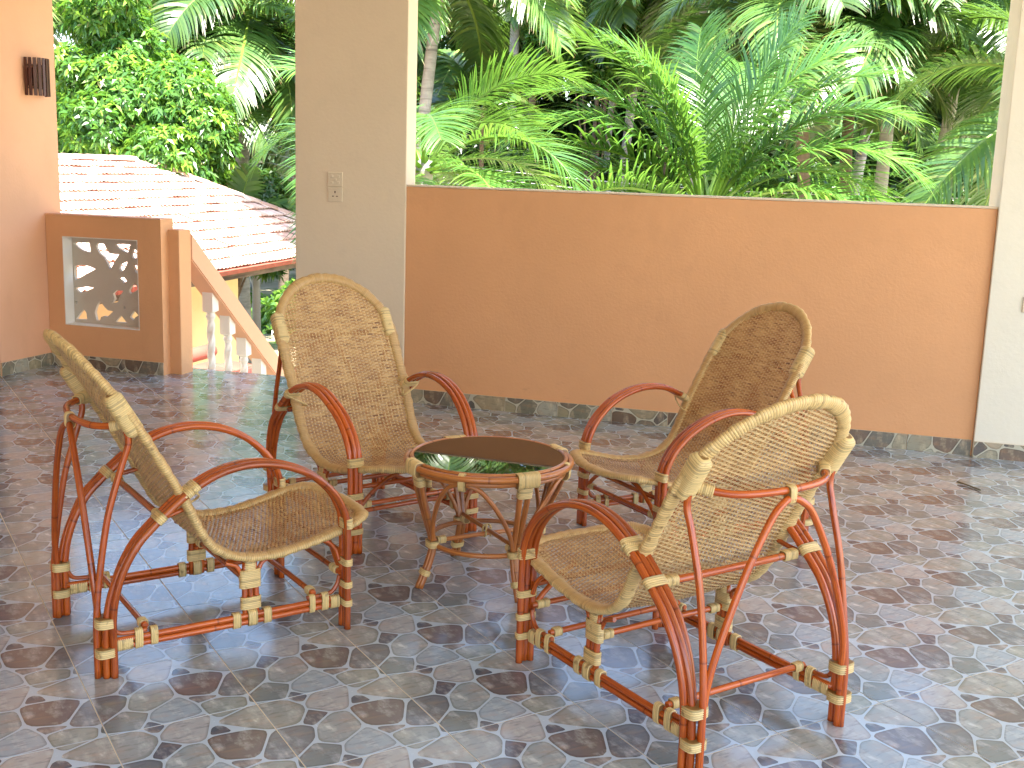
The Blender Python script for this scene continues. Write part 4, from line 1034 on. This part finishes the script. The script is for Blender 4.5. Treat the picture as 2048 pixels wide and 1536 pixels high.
palm('areca_palm', 'small bright areca palm between pale trunks, left part of the opening', (-7.1, 21.0, G0), (-7.0, 20.9, 2.6), 1.5, 14, 'areca', .06, 'trunk_brown', 83, 0, 86, None)
palm('areca_palm', 'low yellow green palm behind the roof hip beside the utility pole', (-11.3, 19.2, G0), (-11.3, 19.2, .2), 1.5, 14, 'areca', .06, 'trunk_brown', 87, 0, 86, None)
far = []
for i in range(16):
    x = -24+i*2.05+rnd.uniform(-.6, .6); y = rnd.uniform(33, 40); z = rnd.uniform(4.2, 9.5)
    lab = 'distant %s coconut palm %s' % (['slim', 'bushy', 'ragged', 'leaning'][i % 4], ['far behind the tiled roof at the left', 'far behind the utility pole', 'far behind the parapet, left of the young palm', 'far behind the big palms at the right'][i//4])
    palm('coconut_palm', lab, (x, y, G0), (x+rnd.uniform(-.5, .5), y, z), 3.8, 20, 'palm', .12, 'trunk_grey', 100+i, -35, 80, 'distant coconut palms in the grove')

def leaf_cloud(name, centers, radii, n, size, mat, seed=0, young=.2, droop=.5, shell=True, cluster=6, zcut=None, aspect=.32):
    """n whorls of pointed leaves spread over lumpy ellipsoids"""
    g_ = np.random.default_rng(seed); C = np.array(centers, float); Rr = np.array(radii, float)
    vol = Rr.prod(1)**(2/3); pick = g_.choice(len(C), n, p=vol/vol.sum())
    d = g_.normal(size=(n, 3)); d /= np.linalg.norm(d, axis=1)[:, None]
    rad = g_.uniform(.35, 1.0, n)**.35*g_.uniform(.88, 1.08, n) if shell else g_.uniform(0, 1, n)**.4
    pos = C[pick]+d*rad[:, None]*Rr[pick]
    if zcut is not None:
        k = pos[:, 2] > zcut; pos, d = pos[k], d[k]
    n = len(pos); k = cluster; N = n*k
    axis = d*np.array([1, 1, .6])+np.array([0, 0, .55]); axis /= np.linalg.norm(axis, axis=1)[:, None]
    pos = np.repeat(pos, k, 0); axis = np.repeat(axis, k, 0)
    rv = g_.normal(size=(N, 3)); rv -= axis*(rv*axis).sum(1)[:, None]; rv /= np.linalg.norm(rv, axis=1)[:, None]
    dirn = rv*g_.uniform(.6, 1.1, N)[:, None]+axis*g_.uniform(-.1, .9, N)[:, None]; dirn[:, 2] -= droop*g_.uniform(.2, 1, N)
    dirn /= np.linalg.norm(dirn, axis=1)[:, None]
    up_ = axis+g_.normal(size=(N, 3))*.35; sd = np.cross(dirn, up_); sd /= np.linalg.norm(sd, axis=1)[:, None]+1e-9
    nr = np.cross(sd, dirn)
    L = size*g_.uniform(.65, 1.2, N)[:, None]; W = L*aspect*.5
    a = pos; m1 = pos+dirn*L*.5; tip = pos+dirn*L+np.array([0, 0, -1])*L*.22
    V = np.stack([a, m1+sd*W+nr*L*.05, tip, m1-sd*W+nr*L*.05], 1).reshape(-1, 3)
    Q = np.arange(N*4).reshape(-1, 4)
    yl = np.repeat(g_.random(n) < young, k)*g_.uniform(.5, 1, N)+g_.uniform(0, .25, N)
    cl = np.repeat(np.clip(yl, 0, 1), 4)[:, None]*np.array([1, 1, 0])+np.repeat((g_.random(N) < .012)*.8, 4)[:, None]*np.array([0, 0, 1])
    return quadmesh(name, V, Q, M[mat], False, None, cl)
def tree(name, lab, base, blobs, n, size, mat, seed, young=.2, trk=.14, cat='tree', group=None, limbs=True, cluster=7, aspect=.32):
    root = empty(name, base); tag(root, lab, cat, group); B = Vector(base)
    Cc = [Vector(b_[:3])-B for b_ in blobs]
    put('crown', leaf_cloud('crown', [tuple(c) for c in Cc], [b_[3:6] for b_ in blobs], n, size, mat, seed, young, cluster=cluster, aspect=aspect), root)
    if trk:
        top = sum(Cc, Vector())/len(Cc); bm_parts = []
        tm = tube('trunk', [(0, 0, 0), (top.x*.3, top.y*.3, top.z*.35), (top.x*.7, top.y*.7, top.z*.75), tuple(top)], trk, M['trunk_brown'], 8, 6, radf=lambda s, u: 1.2-.8*u)
        put('trunk', tm, root)
        if limbs:
            for c in Cc[:9]:
                put('limb', tube('limb', [tuple(top*.45), tuple(top*.45+(c-top*.45)*.5+Vector((0, 0, .25))), tuple(c)], trk*.38, M['trunk_brown'], 6, 5, radf=lambda s, u: 1.1-.8*u), root)
    return root
def blobs(cx, cy, cz, rx, ry, rz, k, r0, seed):
    r_ = random.Random(seed); out = []
    for i in range(k):
        while True:
            x, y, z = r_.uniform(-1, 1), r_.uniform(-1, 1), r_.uniform(-1, 1)
            if x*x+y*y+z*z < 1: break
        q = r0*r_.uniform(.7, 1.25); out.append((cx+x*rx, cy+y*ry, cz+z*rz, q, q, q*.75))
    return out
tree('mango_tree', 'broad bright green tree with glossy drooping leaves behind the tiled roof at the left', (-12.6, 18.4, G0),
     blobs(-13.2, 18.2, 1.5, 2.1, 1.2, 2.1, 34, .75, 3)+blobs(-12.9, 18.2, 3.3, 1.0, .8, 1.3, 10, .6, 4)+blobs(-11.6, 17.6, 1.4, .9, .6, 1.1, 10, .55, 9), 13500, .165, 'mango', 1, .24, .16)
tree('broadleaf_tree', 'looser tree with pale glossy leaves between the bright tree and the pillar', (-16.6, 31.0, G0), blobs(-15.6, 31.0, 5.0, 2.8, 1.5, 3.4, 30, 1.0, 14), 3400, .30, 'mango', 5, .12, .14)
tree('shrub', 'round green shrub behind the hip of the tiled roof', (-11.9, 20.2, G0), blobs(-12.0, 20.2, .2, 1.5, .8, 1.1, 14, .5, 24), 2200, .17, 'bush', 6, .25, .07, 'shrub')
tree('feathery_tree', 'dark fine leaved tree low behind the tall pale trunk', (-8.2, 25.2, G0), blobs(-8.2, 25.0, .8, 1.9, .9, 1.5, 20, .6, 34), 4200, .15, 'bush', 7, .08, .08)
tree('feathery_tree', 'green fine leaved tree high between the thin trunks', (-6.5, 27.5, G0), blobs(-6.4, 27.4, 4.6, 1.6, .9, 1.1, 14, .6, 38), 2600, .18, 'mango', 8, .2, .08)
tree('leafy_bush', 'leafy bush among the trunks at the right, behind the power lines', (.3, 23.4, G0), blobs(.3, 23.4, -.2, 2.7, .8, 1.4, 26, .6, 44), 4200, .16, 'bush', 9, .15, .06, 'bush')
for i, (x, y, s) in enumerate([(-12.5, 25.5, .9), (-14.3, 27, 1.1), (-10.8, 26.8, .8)]):
    tree('garden_plant', ['bright green plant at the yard edge under the eave', 'tall yellow green garden plant beside the porch column', 'small garden plant at the far side of the sandy yard'][i], (x, y, G0), blobs(x, y, G0+.7*s, .6*s, .4, .5*s, 8, .4, 50+i), 420, .34, 'palm_bright' if i == 1 else 'bush', 60+i, .5, .03, 'plant', limbs=False)
# understory and far wood, nobody could count these
C_ = []; R_ = []
r_ = random.Random(77)
for i in range(230):
    x = r_.uniform(-36, 16); y = r_.uniform(36, 46); z = r_.uniform(-3, 9.5)-abs(r_.gauss(0, .6)); q = r_.uniform(.9, 1.8); C_.append((x, y, z)); R_.append((q*1.2, q*.7, q))
fo = put('far_wood', leaf_cloud('far_wood', C_, R_, 23000, .38, 'forest', 5, .12, cluster=6, aspect=.42)); tag(fo, kind='stuff')
C2_ = []
for i in range(60): C2_.append((r_.uniform(-15, 0), r_.uniform(35, 38), r_.uniform(-2.5, 6.5)))
C_ = []; R_ = []
for i in range(90):
    x = r_.uniform(-9.5, 10); y = r_.uniform(27, 33); z = r_.uniform(-3, 2.2); q = r_.uniform(.6, 1.2); C_.append((x, y, z)); R_.append((q*1.3, q*.7, q))
fw2 = put('dense_thicket', leaf_cloud('dense_thicket', C2_, [(1.4, .8, 1.2)]*60, 9000, .32, 'forest', 15, .1, cluster=6, aspect=.42)); tag(fw2, kind='stuff')
un = put('undergrowth', leaf_cloud('undergrowth', C_, R_, 11000, .24, 'bush', 6, .1, cluster=6, aspect=.4)); tag(un, kind='stuff')
C_ = [(r_.uniform(-20, -7), r_.uniform(24, 34), G0+.1) for _ in range(60)]
gc = put('ground_cover', leaf_cloud('ground_cover', C_, [(r_.uniform(.4, 1), .5, .22) for _ in C_], 1500, .22, 'mango', 9, .4, cluster=5)); tag(gc, kind='stuff')

# ------------------------------------------------------------------ utility pole and wires
up_ = empty('utility_pole', (-11.78, 20.91, G0)); tag(up_, 'grey concrete utility pole carrying wires, left of the wide pillar', 'utility pole')
put('pole', tube('pole', [(0, 0, 0), (0, 0, 2.6), (0, 0, 5.18)], .085, M['concrete'], 8, 4, radf=lambda s, u: 1.15-.4*u), up_)
lev = [4.95, 4.78, 4.60, 4.42, 4.22]
for z in lev: put('insulator', tube('insulator', [(.06, 0, z), (.16, 0, z)], .03, M['white_paint'], 8, 2), up_)
put('meter_box', box_mesh('meter_box', .06, .2, -.06, .06, 3.3, 3.55, M['white_paint'], .01), up_)
pr = empty('utility_pole', (9.5, 20.3, G0)); tag(pr, 'utility pole beyond the right column', 'utility pole')
put('pole', tube('pole', [(0, 0, 0), (0, 0, 5.18)], .085, M['concrete'], 8, 6), pr)
for k, z in enumerate(lev):
    A = Vector((-11.62, 20.91, G0+z)); B_ = Vector((9.5, 20.3, G0+z-.12)); pts = []
    for i in range(25):
        t = i/24; q = A.lerp(B_, t); q.z -= .72*4*t*(1-t); pts.append(q)
    w = put('power_line', tube('power_line', pts, .009, M['wire'], 5, 1, raw=True)); tag(w, ['topmost', 'second from top', 'middle', 'second from bottom', 'lowest'][k]+' of the five thin power lines strung behind the palms', 'power line', 'power lines between the utility poles')
for k, (dz, dx) in enumerate(((4.7, -6), (4.4, -6), (4.05, -5))):
    pts = [Vector((-11.78, 20.91, G0+dz)).lerp(Vector((-11.78+dx, 18.0, G0+dz-1.0-.3*k)), i/12)+Vector((0, 0, -.6*(i/12)*(1-i/12))) for i in range(13)]
    w = put('service_wire', tube('service_wire', pts, .008, M['wire'], 5, 1, raw=True)); tag(w, ['upper', 'middle', 'lower'][k]+' service wire running from the utility pole towards the tiled house', 'power line', 'service wires to the tiled house')
